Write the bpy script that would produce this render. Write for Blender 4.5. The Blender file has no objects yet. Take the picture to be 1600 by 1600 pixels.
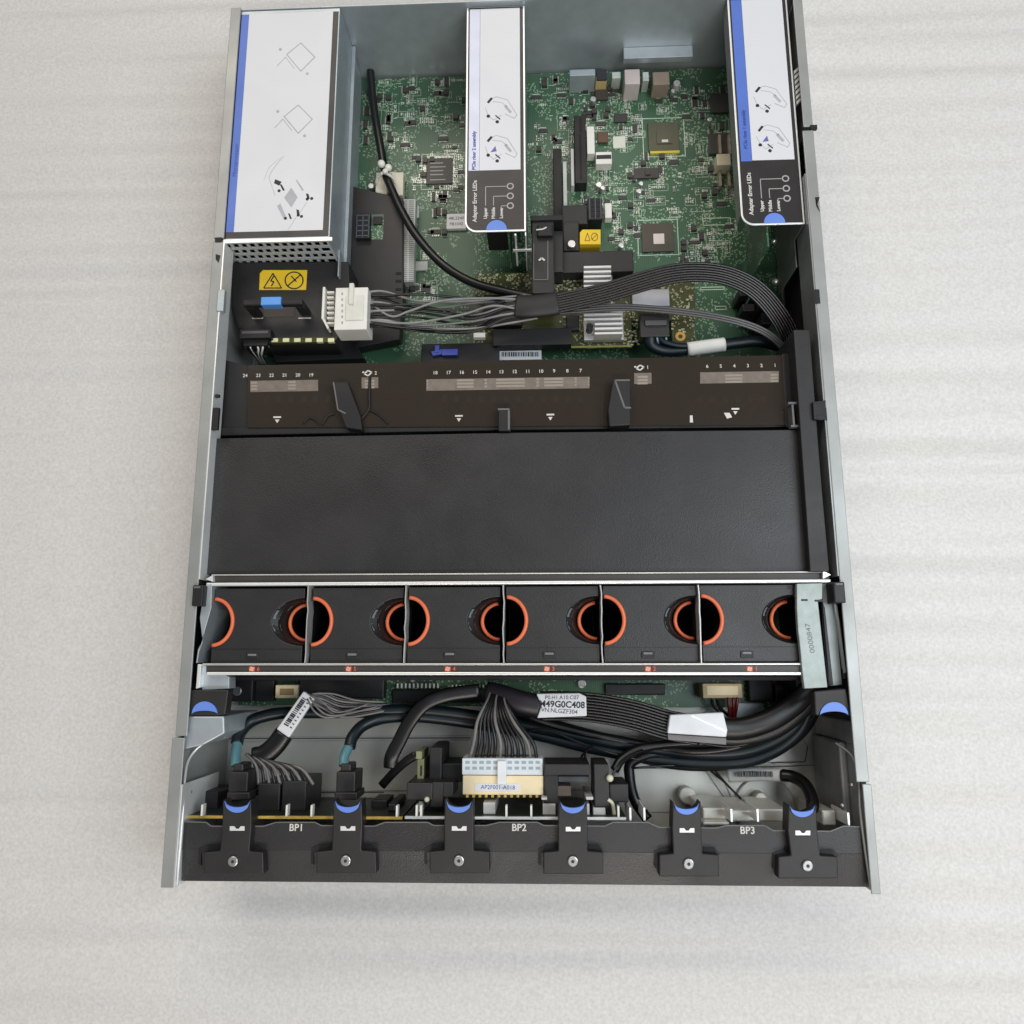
import bpy, math, random
from mathutils import Vector, Matrix
random.seed(7)
C = bpy.context.scene.collection
S = 0.001                                   # everything below is measured in millimetres

# ------------------------------------------------------------------ camera
FPX, HC = 1200.0, 594.0                     # focal length in photo pixels, lens height above the bench
MR = ((0.99917473, 0.01021983, 0.03931179),
      (-0.00265971, 0.98221438, -0.18774407),
      (-0.04053132, 0.18748457, 0.98143097))
cd = bpy.data.cameras.new('camera')
cam = bpy.data.objects.new('camera', cd)
C.objects.link(cam)
cd.sensor_width = 36
cd.lens = 36 * FPX / 1600
cd.clip_start = 0.01
cd.clip_end = 100
mw = Matrix(MR).to_4x4()
mw.translation = (0, 0, HC * S)
cam.matrix_world = mw
sc = bpy.context.scene
sc.camera = cam
# ------------------------------------------------------------------ light
w = bpy.data.worlds.new('World')
sc.world = w
w.use_nodes = True
bg = w.node_tree.nodes['Background']
bg.inputs[0].default_value = (0.90, 0.95, 1.0, 1)
bg.inputs[1].default_value = 0.20


def area(name, loc, target, size, power, col):
    l = bpy.data.lights.new(name, 'AREA')
    l.shape = 'RECTANGLE'
    l.size, l.size_y = size
    l.energy = power
    l.color = col
    o = bpy.data.objects.new(name, l)
    C.objects.link(o)
    o.location = loc
    o.rotation_euler = (Vector(target) - Vector(loc)).to_track_quat('-Z', 'Y').to_euler()


area('window_light', (0.72, 0.05, 1.15), (0.0, 0.1, 0), (0.7, 0.8), 10.3, (0.86, 0.94, 1.0))
area('overhead_fill', (0.15, -1.25, 1.8), (0, 0.1, 0), (1.3, 0.4), 18.5, (1.0, 0.92, 0.83))
area('overhead_fill', (-0.55, 1.75, 1.9), (0, 0.0, 0), (1.8, 1.0), 23.0, (1.0, 0.905, 0.80))  # second fill, added at the rear to light the bay floor
sc.view_settings.view_transform = 'Standard'
sc.view_settings.look = 'None'
sc.view_settings.exposure = 0.0
sc.view_settings.gamma = 1
sc.view_settings.use_curve_mapping = False


# ------------------------------------------------------------------ helpers
def P(px, py, z):
    """point of the plane z (mm) seen at a pixel of the photograph"""
    d = [MR[i][0] * (px - 800) / FPX + MR[i][1] * (800 - py) / FPX - MR[i][2] for i in range(3)]
    s = (z - HC) / d[2]
    return Vector((d[0] * s, d[1] * s, z))


def K(px, py, z):
    """millimetres per photo pixel there"""
    return (P(px + 1, py, z) - P(px, py, z)).length


def R(x0, y0, x1, y1, z):
    ym, xm = (y0 + y1) / 2, (x0 + x1) / 2
    return P(x0, ym, z).x, P(x1, ym, z).x, P(xm, y1, z).y, P(xm, y0, z).y


MATS = {}


def mat(name, col, rough=0.5, metal=0.0, spec=0.5, vary=0.08, nscale=60, bump=0.0, bscale=900, coat=0.0, alpha=1.0):
    if name in MATS:
        return MATS[name]
    m = bpy.data.materials.new(name)
    m.use_nodes = True
    nt = m.node_tree
    b = nt.nodes['Principled BSDF']
    b.inputs['Roughness'].default_value = rough
    b.inputs['Metallic'].default_value = metal
    b.inputs['Specular IOR Level'].default_value = spec
    b.inputs['Coat Weight'].default_value = coat
    b.inputs['Alpha'].default_value = alpha
    tc = nt.nodes.new('ShaderNodeTexCoord')
    n = nt.nodes.new('ShaderNodeTexNoise')
    n.inputs['Scale'].default_value = nscale
    n.inputs['Detail'].default_value = 6
    nt.links.new(tc.outputs['Object'], n.inputs['Vector'])
    r = nt.nodes.new('ShaderNodeValToRGB')
    r.color_ramp.elements[0].position = 0.3
    r.color_ramp.elements[1].position = 0.7
    r.color_ramp.elements[0].color = tuple(c * (1 - vary) for c in col) + (1,)
    r.color_ramp.elements[1].color = tuple(min(1, c * (1 + vary)) for c in col) + (1,)
    nt.links.new(n.outputs[0], r.inputs[0])
    nt.links.new(r.outputs[0], b.inputs['Base Color'])
    mr = nt.nodes.new('ShaderNodeMapRange')
    mr.inputs[1].default_value = 0.3
    mr.inputs[2].default_value = 0.7
    mr.inputs[3].default_value = rough * 0.8
    mr.inputs[4].default_value = min(1, rough * 1.2)
    n9 = nt.nodes.new('ShaderNodeTexNoise')      # smears and handling marks: gloss only
    n9.inputs['Scale'].default_value = 14
    n9.inputs['Detail'].default_value = 7
    n9.inputs['Distortion'].default_value = 0.8
    nt.links.new(tc.outputs['Object'], n9.inputs['Vector'])
    nt.links.new(n9.outputs[0], mr.inputs[0])
    nt.links.new(mr.outputs[0], b.inputs['Roughness'])
    if bump:
        n2 = nt.nodes.new('ShaderNodeTexNoise')
        n2.inputs['Scale'].default_value = bscale
        n2.inputs['Detail'].default_value = 3
        nt.links.new(tc.outputs['Object'], n2.inputs['Vector'])
        bp = nt.nodes.new('ShaderNodeBump')
        bp.inputs['Strength'].default_value = bump
        bp.inputs['Distance'].default_value = 0.0005
        nt.links.new(n2.outputs[0], bp.inputs['Height'])
        nt.links.new(bp.outputs[0], b.inputs['Normal'])
    MATS[name] = m
    return m


black = mat('black_plastic', (0.017, 0.016, 0.016), 0.5, bump=0.25, bscale=1500, vary=0.15)
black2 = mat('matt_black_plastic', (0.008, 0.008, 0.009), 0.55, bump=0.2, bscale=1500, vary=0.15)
grain = mat('grained_black_plastic', (0.022, 0.0215, 0.022), 0.42, bump=0.35, bscale=1100, vary=0.18, nscale=30)
rubber = mat('cable_sheath', (0.005, 0.005, 0.0055), 0.33, spec=0.5, vary=0.2)
wirem = mat('wire_insulation', (0.008, 0.008, 0.008), 0.28, vary=0.25, nscale=200)
wiregrey = mat('grey_wire_insulation', (0.16, 0.15, 0.145), 0.4, vary=0.2)
steel = mat('galvanised_steel', (0.46, 0.51, 0.54), 0.45, 0.6, vary=0.07, nscale=90, bump=0.15, bscale=500)
rail = mat('rail_steel', (0.36, 0.37, 0.36), 0.5, 0.5, vary=0.08, nscale=40, bump=0.1)
pan = mat('pan_steel', (0.62, 0.61, 0.555), 0.36, 0.35, vary=0.08, nscale=25, bump=0.08)
bright = mat('bright_steel_edge', (0.86, 0.87, 0.86), 0.35, 0.4, vary=0.05)
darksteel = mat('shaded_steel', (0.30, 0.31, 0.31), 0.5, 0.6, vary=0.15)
screwm = mat('screw_steel', (0.55, 0.55, 0.54), 0.32, 0.85, vary=0.1)
white = mat('white_plastic', (0.74, 0.73, 0.68), 0.45, vary=0.06)
paper = mat('label_paper', (0.68, 0.69, 0.72), 0.4, vary=0.0)
paperg = mat('label_grey_print', (0.42, 0.43, 0.46), 0.5, vary=0.1)
blacklabel = mat('label_black', (0.022, 0.020, 0.022), 0.4, vary=0.12)
ink = mat('black_ink', (0.02, 0.02, 0.025), 0.6)
blueink = mat('label_blue', (0.085, 0.17, 0.56), 0.45, vary=0.04)
navy = mat('navy_ink', (0.03, 0.06, 0.28), 0.5)
blue = mat('blue_touch_plastic', (0.13, 0.25, 0.72), 0.45, vary=0.05)
lightblue = mat('light_blue_plastic', (0.10, 0.32, 0.78), 0.45, vary=0.05)
yellow = mat('yellow_warning', (0.78, 0.52, 0.02), 0.5, vary=0.06)
orange = mat('orange_plastic', (0.74, 0.16, 0.065), 0.4, vary=0.08)
red = mat('red_print', (0.62, 0.09, 0.045), 0.5)
redwire = mat('red_wire', (0.16, 0.012, 0.012), 0.4)
gold = mat('bare_laminate_edge', (0.50, 0.34, 0.07), 0.45, vary=0.3, nscale=150)
cream = mat('cream_nylon', (0.78, 0.66, 0.43), 0.5, vary=0.08)
icegrey = mat('pale_blue_nylon', (0.64, 0.69, 0.72), 0.45, vary=0.06)
chip = mat('chip_epoxy', (0.045, 0.042, 0.038), 0.5, vary=0.12)
olive = mat('chip_substrate', (0.085, 0.085, 0.05), 0.5, vary=0.12)
die = mat('chip_die', (0.62, 0.56, 0.53), 0.4, 0.3)
silver = mat('solder_silver', (0.62, 0.66, 0.62), 0.4, 0.55, vary=0.15)
mint = mat('silkscreen', (0.50, 0.62, 0.48), 0.5, vary=0.15, nscale=300)
tan = mat('ceramic_capacitor', (0.36, 0.31, 0.22), 0.45, vary=0.2, nscale=300)
alu = mat('aluminium_heatsink', (0.58, 0.58, 0.57), 0.4, 0.6, vary=0.05)
stickerbrown = mat('window_sticker', (0.17, 0.14, 0.115), 0.5, vary=0.15, nscale=250)  # grey-beige stock of the stickers on the window
whiteprint = mat('white_print', (0.62, 0.60, 0.57), 0.5)
greyprint = mat('grey_print', (0.38, 0.37, 0.35), 0.5)
teal = mat('teal_cable_tape', (0.10, 0.24, 0.27), 0.4, vary=0.15)
bluesheath = mat('blue_black_sheath', (0.004, 0.010, 0.014), 0.42, spec=0.4, vary=0.2)
slotgrey = mat('ribbed_grey_nylon', (0.48, 0.49, 0.47), 0.5, vary=0.08)
stamp = mat('stamped_ink', (0.13, 0.15, 0.15), 0.6)


def pcb_mat(name, base, pad, dens):
    m = bpy.data.materials.new(name)
    m.use_nodes = True
    nt = m.node_tree
    b = nt.nodes['Principled BSDF']
    b.inputs['Roughness'].default_value = 0.38
    tc = nt.nodes.new('ShaderNodeTexCoord')
    v = nt.nodes.new('ShaderNodeTexVoronoi')
    v.inputs['Scale'].default_value = 520
    v.distance = 'CHEBYCHEV'
    nt.links.new(tc.outputs['Object'], v.inputs['Vector'])
    lt = nt.nodes.new('ShaderNodeMath')
    lt.operation = 'LESS_THAN'
    lt.inputs[1].default_value = 0.30
    nt.links.new(v.outputs['Distance'], lt.inputs[0])
    n = nt.nodes.new('ShaderNodeTexNoise')
    n.inputs['Scale'].default_value = 45
    n.inputs['Detail'].default_value = 5
    nt.links.new(tc.outputs['Object'], n.inputs['Vector'])
    gt = nt.nodes.new('ShaderNodeMath')
    gt.operation = 'GREATER_THAN'
    gt.inputs[1].default_value = dens
    nt.links.new(n.outputs[0], gt.inputs[0])
    mu = nt.nodes.new('ShaderNodeMath')
    mu.operation = 'MULTIPLY'
    nt.links.new(lt.outputs[0], mu.inputs[0])
    nt.links.new(gt.outputs[0], mu.inputs[1])
    # copper traces: fine straight lines seen through the lacquer
    wv = nt.nodes.new('ShaderNodeTexWave')
    wv.inputs['Scale'].default_value = 190
    wv.inputs['Distortion'].default_value = 1.2
    wv.inputs['Detail Scale'].default_value = 0.4
    nt.links.new(tc.outputs['Object'], wv.inputs['Vector'])
    r = nt.nodes.new('ShaderNodeValToRGB')
    r.color_ramp.elements[0].color = tuple(c * 0.72 for c in base) + (1,)
    r.color_ramp.elements[1].color = tuple(c * 1.3 for c in base) + (1,)
    nt.links.new(wv.outputs[0], r.inputs[0])
    n3 = nt.nodes.new('ShaderNodeTexNoise')
    n3.inputs['Scale'].default_value = 22
    nt.links.new(tc.outputs['Object'], n3.inputs['Vector'])
    mx0 = nt.nodes.new('ShaderNodeMixRGB')
    mx0.blend_type = 'MIX'
    mx0.inputs[2].default_value = tuple(c * 0.85 for c in base) + (1,)
    nt.links.new(n3.outputs[0], mx0.inputs[0])
    nt.links.new(r.outputs[0], mx0.inputs[1])
    mx = nt.nodes.new('ShaderNodeMixRGB')
    mx.inputs[2].default_value = pad + (1,)
    nt.links.new(mu.outputs[0], mx.inputs[0])
    nt.links.new(mx0.outputs[0], mx.inputs[1])
    nt.links.new(mx.outputs[0], b.inputs['Base Color'])
    return m


pcb = pcb_mat('green_circuit_board', (0.042, 0.112, 0.060), (0.24, 0.36, 0.23), 0.48)
pcbolive = pcb_mat('olive_circuit_board', (0.055, 0.062, 0.020), (0.30, 0.30, 0.16), 0.50)


def tabletop_mat():
    m = bpy.data.materials.new('pearly_foam_sheet')
    m.use_nodes = True
    nt = m.node_tree
    b = nt.nodes['Principled BSDF']
    b.inputs['Roughness'].default_value = 0.5
    b.inputs['Specular IOR Level'].default_value = 0.35
    tc = nt.nodes.new('ShaderNodeTexCoord')
    n = nt.nodes.new('ShaderNodeTexNoise')
    n.inputs['Scale'].default_value = 420
    n.inputs['Detail'].default_value = 5
    nt.links.new(tc.outputs['Object'], n.inputs['Vector'])
    r = nt.nodes.new('ShaderNodeValToRGB')
    r.color_ramp.elements[0].position = 0.3
    r.color_ramp.elements[1].position = 0.72
    r.color_ramp.elements[0].color = (0.60, 0.59, 0.575, 1)
    r.color_ramp.elements[1].color = (0.73, 0.72, 0.705, 1)
    nt.links.new(n.outputs[0], r.inputs[0])
    nt.links.new(r.outputs[0], b.inputs['Base Color'])
    n2 = nt.nodes.new('ShaderNodeTexNoise')
    n2.inputs['Scale'].default_value = 260
    n2.inputs['Detail'].default_value = 6
    nt.links.new(tc.outputs['Object'], n2.inputs['Vector'])
    bp = nt.nodes.new('ShaderNodeBump')
    bp.inputs['Strength'].default_value = 0.22
    bp.inputs['Distance'].default_value = 0.0008
    nt.links.new(n2.outputs[0], bp.inputs['Height'])
    nt.links.new(bp.outputs[0], b.inputs['Normal'])
    return m


def window_mat():
    m = bpy.data.materials.new('smoked_clear_plastic')
    m.use_nodes = True
    nt = m.node_tree
    b = nt.nodes['Principled BSDF']
    b.inputs['Base Color'].default_value = (0.038, 0.028, 0.021, 1)
    b.inputs['Roughness'].default_value = 0.13
    b.inputs['Specular IOR Level'].default_value = 0.5
    b.inputs['Alpha'].default_value = 0.82
    return m


smoked = window_mat()


class MB:
    def __init__(self):
        self.v, self.f = [], []

    def add(self, vs, fs):
        o = len(self.v)
        self.v += [Vector(a) for a in vs]
        self.f += [tuple(i + o for i in f) for f in fs]
        return self

    def box(self, x0, x1, y0, y1, z0, z1):
        return self.add([(x0, y0, z0), (x1, y0, z0), (x1, y1, z0), (x0, y1, z0),
                         (x0, y0, z1), (x1, y0, z1), (x1, y1, z1), (x0, y1, z1)],
                        [(3, 2, 1, 0), (4, 5, 6, 7), (0, 1, 5, 4), (1, 2, 6, 5), (2, 3, 7, 6), (3, 0, 4, 7)])

    def pb(self, a, b, c, d, zt, zb):
        """axis-aligned box whose top face fills the photo rectangle a,b - c,d at height zt"""
        x0, x1, y0, y1 = R(a, b, c, d, zt)
        return self.box(x0, x1, y0, y1, zb, zt)

    def prism(self, pts, z0, z1):
        a = sum(p[0] * q[1] - q[0] * p[1] for p, q in zip(pts, pts[1:] + pts[:1]))
        if a < 0:
            pts = pts[::-1]
        n = len(pts)
        vs = [(p[0], p[1], z0) for p in pts] + [(p[0], p[1], z1) for p in pts]
        return self.add(vs, [tuple(range(n - 1, -1, -1)), tuple(range(n, 2 * n))] +
                        [(i, (i + 1) % n, n + (i + 1) % n, n + i) for i in range(n)])

    def pp(self, pix, zt, zb):
        return self.prism([P(x, y, zt)[:2] for x, y in pix], zb, zt)

    def cyl(self, c, r, z0, z1, n=20):
        return self.prism([(c[0] + r * math.cos(2 * math.pi * i / n), c[1] + r * math.sin(2 * math.pi * i / n))
                           for i in range(n)], z0, z1)

    def ball(self, c, r, n=12, zs=1.0):
        m = n // 2
        vs, fs = [], []
        for j in range(m + 1):
            t = math.pi * j / m
            for i in range(n):
                a = 2 * math.pi * i / n
                vs.append((c[0] + r * math.sin(t) * math.cos(a), c[1] + r * math.sin(t) * math.sin(a), c[2] + r * zs * math.cos(t)))
        for j in range(m):
            for i in range(n):
                k = (i + 1) % n
                fs.append((j * n + i, (j + 1) * n + i, (j + 1) * n + k, j * n + k))
        return self.add(vs, fs)

    def tube(self, pts, r, n=8, flat=1.0, taper=None):
        pts = [Vector(p) for p in pts]
        vs, fs = [], []
        m = len(pts)
        for i, p in enumerate(pts):
            t = (pts[min(i + 1, m - 1)] - pts[max(i - 1, 0)]).normalized()
            s = t.cross(Vector((0, 0, 1)))
            if s.length < 1e-3:
                s = Vector((1, 0, 0))
            s.normalize()
            u = s.cross(t).normalized()
            rr = r * (taper[i] if taper else 1)
            for k in range(n):
                a = 2 * math.pi * k / n
                vs.append(p + s * rr * math.cos(a) + u * rr * flat * math.sin(a))
        for i in range(m - 1):
            for k in range(n):
                l = (k + 1) % n
                fs.append((i * n + k, i * n + l, (i + 1) * n + l, (i + 1) * n + k))
        fs.append(tuple(range(n - 1, -1, -1)))
        fs.append(tuple((m - 1) * n + k for k in range(n)))
        return self.add(vs, fs)

    def text(self, s, px, py, z, h, rot=0, bold=0.0, wide=1.0):
        """flat lettering, cap height h mm, centred on the photo pixel at height z"""
        cu = bpy.data.curves.new('t', 'FONT')
        cu.body = s
        cu.align_x = 'CENTER'
        cu.align_y = 'CENTER'
        cu.size = h / 0.7
        cu.offset = bold
        cu.resolution_u = 3
        ob = bpy.data.objects.new('t', cu)
        C.objects.link(ob)
        dg = bpy.context.evaluated_depsgraph_get()
        me = bpy.data.meshes.new_from_object(ob.evaluated_get(dg))
        c = P(px, py, z)
        ca, sa = math.cos(math.radians(rot)), math.sin(math.radians(rot))
        vs = [(c.x + v.co.x * wide * ca - v.co.y * sa, c.y + v.co.x * wide * sa + v.co.y * ca, z) for v in me.vertices]
        self.add(vs, [tuple(p.vertices) for p in me.polygons])
        bpy.data.objects.remove(ob)
        bpy.data.curves.remove(cu)
        bpy.data.meshes.remove(me)
        return self

    def split(self, name, m, parent, bevel=0.0, smooth=False):
        """every loose piece becomes a part of its own"""
        up = list(range(len(self.v)))

        def find(i):
            while up[i] != i:
                i = up[i]
            return i
        for f in self.f:
            for i in f[1:]:
                up[find(i)] = find(f[0])
        groups = {}
        for f in self.f:
            groups.setdefault(find(f[0]), []).append(f)
        for fs in groups.values():
            ids = sorted({i for f in fs for i in f})
            ix = {i: k for k, i in enumerate(ids)}
            q = MB().add([self.v[i] for i in ids], [tuple(ix[i] for i in f) for f in fs])
            o = q.build(name, m, parent, bevel, smooth)
        return o

    def build(self, name, m, parent=None, bevel=0.0, smooth=False, label=None):
        off = Vector(OFF.get(parent.name, (0, 0, 0))) if parent else Vector((0, 0, 0))
        if parent is None:
            off = sum(self.v, Vector()) / len(self.v)
            off.z = min(v.z for v in self.v)
        me = bpy.data.meshes.new(name)
        me.from_pydata([(v - off) * S for v in self.v], [], self.f)
        me.materials.append(m)
        me.update()
        o = bpy.data.objects.new(name, me)
        C.objects.link(o)
        if parent:
            o.parent = parent
        else:
            o.location = off * S
        OFF[o.name] = off
        if smooth:
            for p in me.polygons:
                p.use_smooth = True
        if bevel:
            b = o.modifiers.new('bevel', 'BEVEL')
            b.width = bevel * S
            b.segments = 2
            b.limit_method = 'ANGLE'
            b.angle_limit = math.radians(50)
        if label:
            o['label'] = label
        return o


OFF = {}


def thing(name, label, cat, at, group=None):
    o = bpy.data.objects.new(name, None)
    o.empty_display_size = 0.01
    C.objects.link(o)
    o.location = Vector(at) * S
    OFF[o.name] = Vector(at)
    return tag(o, label, cat, group)


def tag(o, label, cat, group=None):
    o['label'] = label
    o['category'] = cat
    if group:
        o['group'] = group
    return o


def spline(pts, n=8):
    """Catmull-Rom through the points"""
    pts = [Vector(p) for p in pts]
    q = [pts[0] * 2 - pts[1]] + pts + [pts[-1] * 2 - pts[-2]]
    out = []
    for i in range(1, len(q) - 2):
        a, b, c, d = q[i - 1:i + 3]
        for k in range(n):
            t = k / n
            out.append(0.5 * ((2 * b) + (c - a) * t + (2 * a - 5 * b + 4 * c - d) * t * t + (3 * b - a - 3 * c + d) * t ** 3))
    out.append(pts[-1])
    return out


def path(pix, n=8):
    return spline([P(*p) for p in pix], n)


def shift(pts, d, dz=0):
    """the same path moved sideways by d mm"""
    out = []
    m = len(pts)
    for i, p in enumerate(pts):
        t = pts[min(i + 1, m - 1)] - pts[max(i - 1, 0)]
        s = Vector((t.y, -t.x, 0))
        s.normalize()
        out.append(p + s * d + Vector((0, 0, dz)))
    return out


def ln(mbx, pts, z, r=0.22):
    for (a, b), (c, d) in zip(pts, pts[1:]):
        p, q = P(a, b, z), P(c, d, z)
        t = (q - p)
        if t.length < 1e-6:
            continue
        n = Vector((-t.y, t.x, 0)).normalized() * r
        mbx.prism([(p + n)[:2], (p - n)[:2], (q - n)[:2], (q + n)[:2]], z - 0.1, z)


def arc(cx, cy, rx, ry, a0, a1, n=14):
    return [(cx + rx * math.cos(math.radians(a0 + (a1 - a0) * i / n)), cy + ry * math.sin(math.radians(a0 + (a1 - a0) * i / n))) for i in range(n + 1)]


# ================================================================== SETTING
XL, XR = -239.4, 200.8                      # outer faces of the chassis
YF = P(815, 1391, 84).y                     # front edge
YB = P(900, 106, 11.6).y                    # rear edge
mb = MB()
NX, NY = 40, 1000
SX, SY = 1700.0, 1700.0
ph = [random.uniform(0, 6.28) for _ in range(8)]


def ripple(x, y):
    e = 0.95 * math.sin(y / 4.9 + ph[0] + 0.4 * math.sin(x / 90 + ph[1])) * (0.5 + 0.5 * math.sin(y / 61 + x / 300 + ph[2]))
    e += 2.2 * math.sin(y / 7.6 + ph[3] + 0.5 * math.sin(x / 130 + ph[4])) * (0.5 + 0.5 * math.sin(y / 97 - x / 240 + ph[5]))
    e += 0.22 * math.sin(y / 2.9 + ph[6] + 0.8 * math.sin(x / 60 + ph[7])) * (0.5 + 0.5 * math.sin(y / 33 + x / 110))
    return e - 3.5


vs = [(-SX / 2 + SX * i / NX, 100 - SY / 2 + SY * j / NY) for j in range(NY + 1) for i in range(NX + 1)]
mb.add([(x, y, ripple(x, y)) for x, y in vs],
       [(j * (NX + 1) + i, j * (NX + 1) + i + 1, (j + 1) * (NX + 1) + i + 1, (j + 1) * (NX + 1) + i) for j in range(NY) for i in range(NX)])
table = mb.build('tabletop', tabletop_mat(), smooth=True)
table['kind'] = 'structure'

# ================================================================== CHASSIS
ch = thing('server_chassis', 'open grey steel rack server case lying on the pale rippled tabletop', 'computer case', ((XL + XR) / 2, (YF + YB) / 2, 0))
MB().box(XL + 1, XR - 1, YF + 1, YB - 1, 0.2, 1.6).build('floor_pan', pan, ch)
# embossed fields of the floor between the fans and the drive bay
mb = MB()
for q in ([(365, 1106), (700, 1106), (735, 1122), (735, 1150), (352, 1152)],
          [(350, 1158), (735, 1156), (730, 1235), (345, 1238)],
          [(830, 1150), (960, 1168), (935, 1235), (825, 1235)],
          [(985, 1200), (1100, 1200), (1145, 1268), (1000, 1270), (986, 1235)],
          [(1150, 1100), (1215, 1104), (1235, 1120), (1170, 1124)],
          [(1205, 1168), (1250, 1150), (1262, 1165), (1258, 1190), (1195, 1192)],
          [(1120, 1200), (1278, 1196), (1282, 1280), (1160, 1282)]):
    mb.pp(q, 2.6, 1.5)
mb.split('floor_embossing', pan, ch, bevel=0.8)
mb = MB()
for q in ([(356, 1154), (735, 1153)], [(340, 1239), (600, 1238)], [(1099, 1200), (1146, 1268)], [(1002, 1258), (1100, 1260)], [(1205, 1192), (1258, 1190), (1262, 1165)], [(1118, 1200), (1280, 1196)], [(1086, 1202), (1130, 1262)]):
    ln(mb, q, 1.75, 0.45)
mb.split('floor_groove', mat('groove_shade', (0.09, 0.09, 0.085), 0.6), ch)  # flat dark lines put the shade of the pressed edges into colour
mb = MB()
c0 = P(1195, 1262, 4)
mb.cyl(c0[:2], 22, 2.5, 5, 32)
mb.cyl(P(1075, 1244, 14)[:2], 6.0, 2.5, 13, 24)
mb.cyl(P(1189, 1248, 14)[:2], 4.5, 2.5, 16, 24)
mb.split('standoff', pan, ch, bevel=1.2, smooth=False)
YS = P(280, 1150, 86).y                     # where the wider front ears begin
YSR = P(1345, 1222, 86).y
for side, x0, x1 in (('l', XL, XL + 1.4), ('r', XR - 1.4, XR)):
    mb = MB().box(x0, x1, YF, YB, 1.7, 85)
    o = mb.build('side_wall', rail, ch)
# rolled top rails
mb = MB()
rw = 7.5
mb.box(XL - 0.4, XL + rw, P(330, 372, 86).y, YB, 84.6, 86)
mb.box(XL - 0.4, XL + rw, YS, P(330, 378, 86).y, 84.6, 86)
mb.box(XL - 2.4, XL + 6, YF, YS - 1.2, 84.4, 85.8)
mb.box(XL - 2.4, XL - 1.2, YF, YS - 1.2, 60, 84.3)
mb.split('top_rail', rail, ch, bevel=0.5)
mb = MB().box(XL + rw + 0.1, XL + rw + 1.0, P(330, 905, 86).y, P(330, 378, 86).y, 70, 86.3)
mb.box(XL + 6.2, XL + 7.0, YF, YS - 30, 30, 86.0)
mb.split('rail_lip', bright, ch)
mb = MB()
mb.box(XR - rw, XR + 0.4, YSR, P(1280, 203, 86).y, 84.6, 86)
mb.box(XR - rw + 1, XR + 0.4, P(1280, 197, 86).y, YB, 84.6, 86)
mb.box(XR - 4, XR + 1.6, YF, YSR - 1.2, 84.4, 85.8)
mb.split('top_rail', rail, ch, bevel=0.5)
mb = MB()
mb.box(XR - rw - 1.0, XR - rw - 0.1, P(1280, 900, 86).y, P(1280, 270, 86).y, 60, 85.6)
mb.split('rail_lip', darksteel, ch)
# dark inner faces of the side walls (black sheets; the right ones paint in the wall's shade)
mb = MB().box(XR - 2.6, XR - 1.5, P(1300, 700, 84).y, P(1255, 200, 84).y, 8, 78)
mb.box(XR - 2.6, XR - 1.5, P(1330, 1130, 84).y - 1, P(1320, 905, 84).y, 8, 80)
mb.split('dark_wall_sheet', black2, ch)
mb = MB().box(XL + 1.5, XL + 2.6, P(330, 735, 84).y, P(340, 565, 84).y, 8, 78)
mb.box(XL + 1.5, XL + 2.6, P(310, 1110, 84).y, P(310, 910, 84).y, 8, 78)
mb.split('dark_wall_sheet', black2, ch)
# slots and notches in the rails
mb = MB()
for q in ((336, 371, 346, 378), (331, 637, 341, 671), (336, 616, 342, 620)):
    mb.pb(*q, 86.5, 84)
for q in ((1266, 195, 1277, 201), (1277, 637, 1292, 656), (1274, 452, 1281, 474)):
    mb.pb(*q, 86.5, 84)
mb.pp([(1274, 308), (1281, 308), (1276, 322), (1281, 330)], 86.5, 84)
mb.pp([(337, 397), (344, 399), (341, 410), (337, 405)], 86.5, 84)
mb.split('rail_slot', black2, ch)
MB().pb(339, 452, 350, 486, 87.2, 83).build('rail_clip', steel, ch, bevel=0.5)
# left wall bracket; right plates carry the inner wall's shade in their colour
mb = MB()
mb.pp([(290, 1119), (350, 1119), (351, 1146), (318, 1164), (284, 1172)], 82, 20)
mb.split('wall_plate', steel, ch, bevel=1)
mb = MB()
mb.box(XR - 6.5, XR - 1.5, YF + 4, P(1330, 1165, 80).y, 6, 58)
mb.box(XR - 3.6, XR - 1.5, P(1330, 1164, 80).y, P(1325, 1128, 80).y, 6, 76)
mb.split('wall_plate', darksteel, ch, bevel=1.5)
mb = MB()
for q in ((1331, 1226, 20), (1316, 1258, 20), (297, 1237, 40)):
    c = P(q[0], q[1], 72)
    mb.ball((c.x, c.y, 72), 1.5)
mb.split('rivet', screwm, ch, smooth=True)
# edge of the inner side frames, bright line bending round towards the front
mb = MB()
mb.tube(path([(352, 1150, 62), (318, 1162, 64), (296, 1185, 70), (289, 1215, 78), (286, 1265, 82), (281, 1330, 83), (276, 1385, 83)]), 0.9, 6)
mb.build('frame_edge', bright, ch, smooth=True)
mb = MB()
mb.tube(path([(1305, 1160, 60), (1330, 1180, 66), (1341, 1215, 74), (1344, 1265, 80), (1352, 1330, 82), (1361, 1388, 83)]), 0.9, 6)
mb.build('frame_edge', rail, ch, smooth=True)
# rear panel with its jacks
mb = MB().box(XL + 1.6, XR - 1.6, YB - 1.3, YB, 1.7, 84.5)
x0, x1, _, _ = R(974, 92, 1082, 110, 30)
mb.box(x0, x1, YB - 12, YB - 1.4, 28, 34)
mb.build('rear_panel', steel, ch, bevel=0.4)

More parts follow.
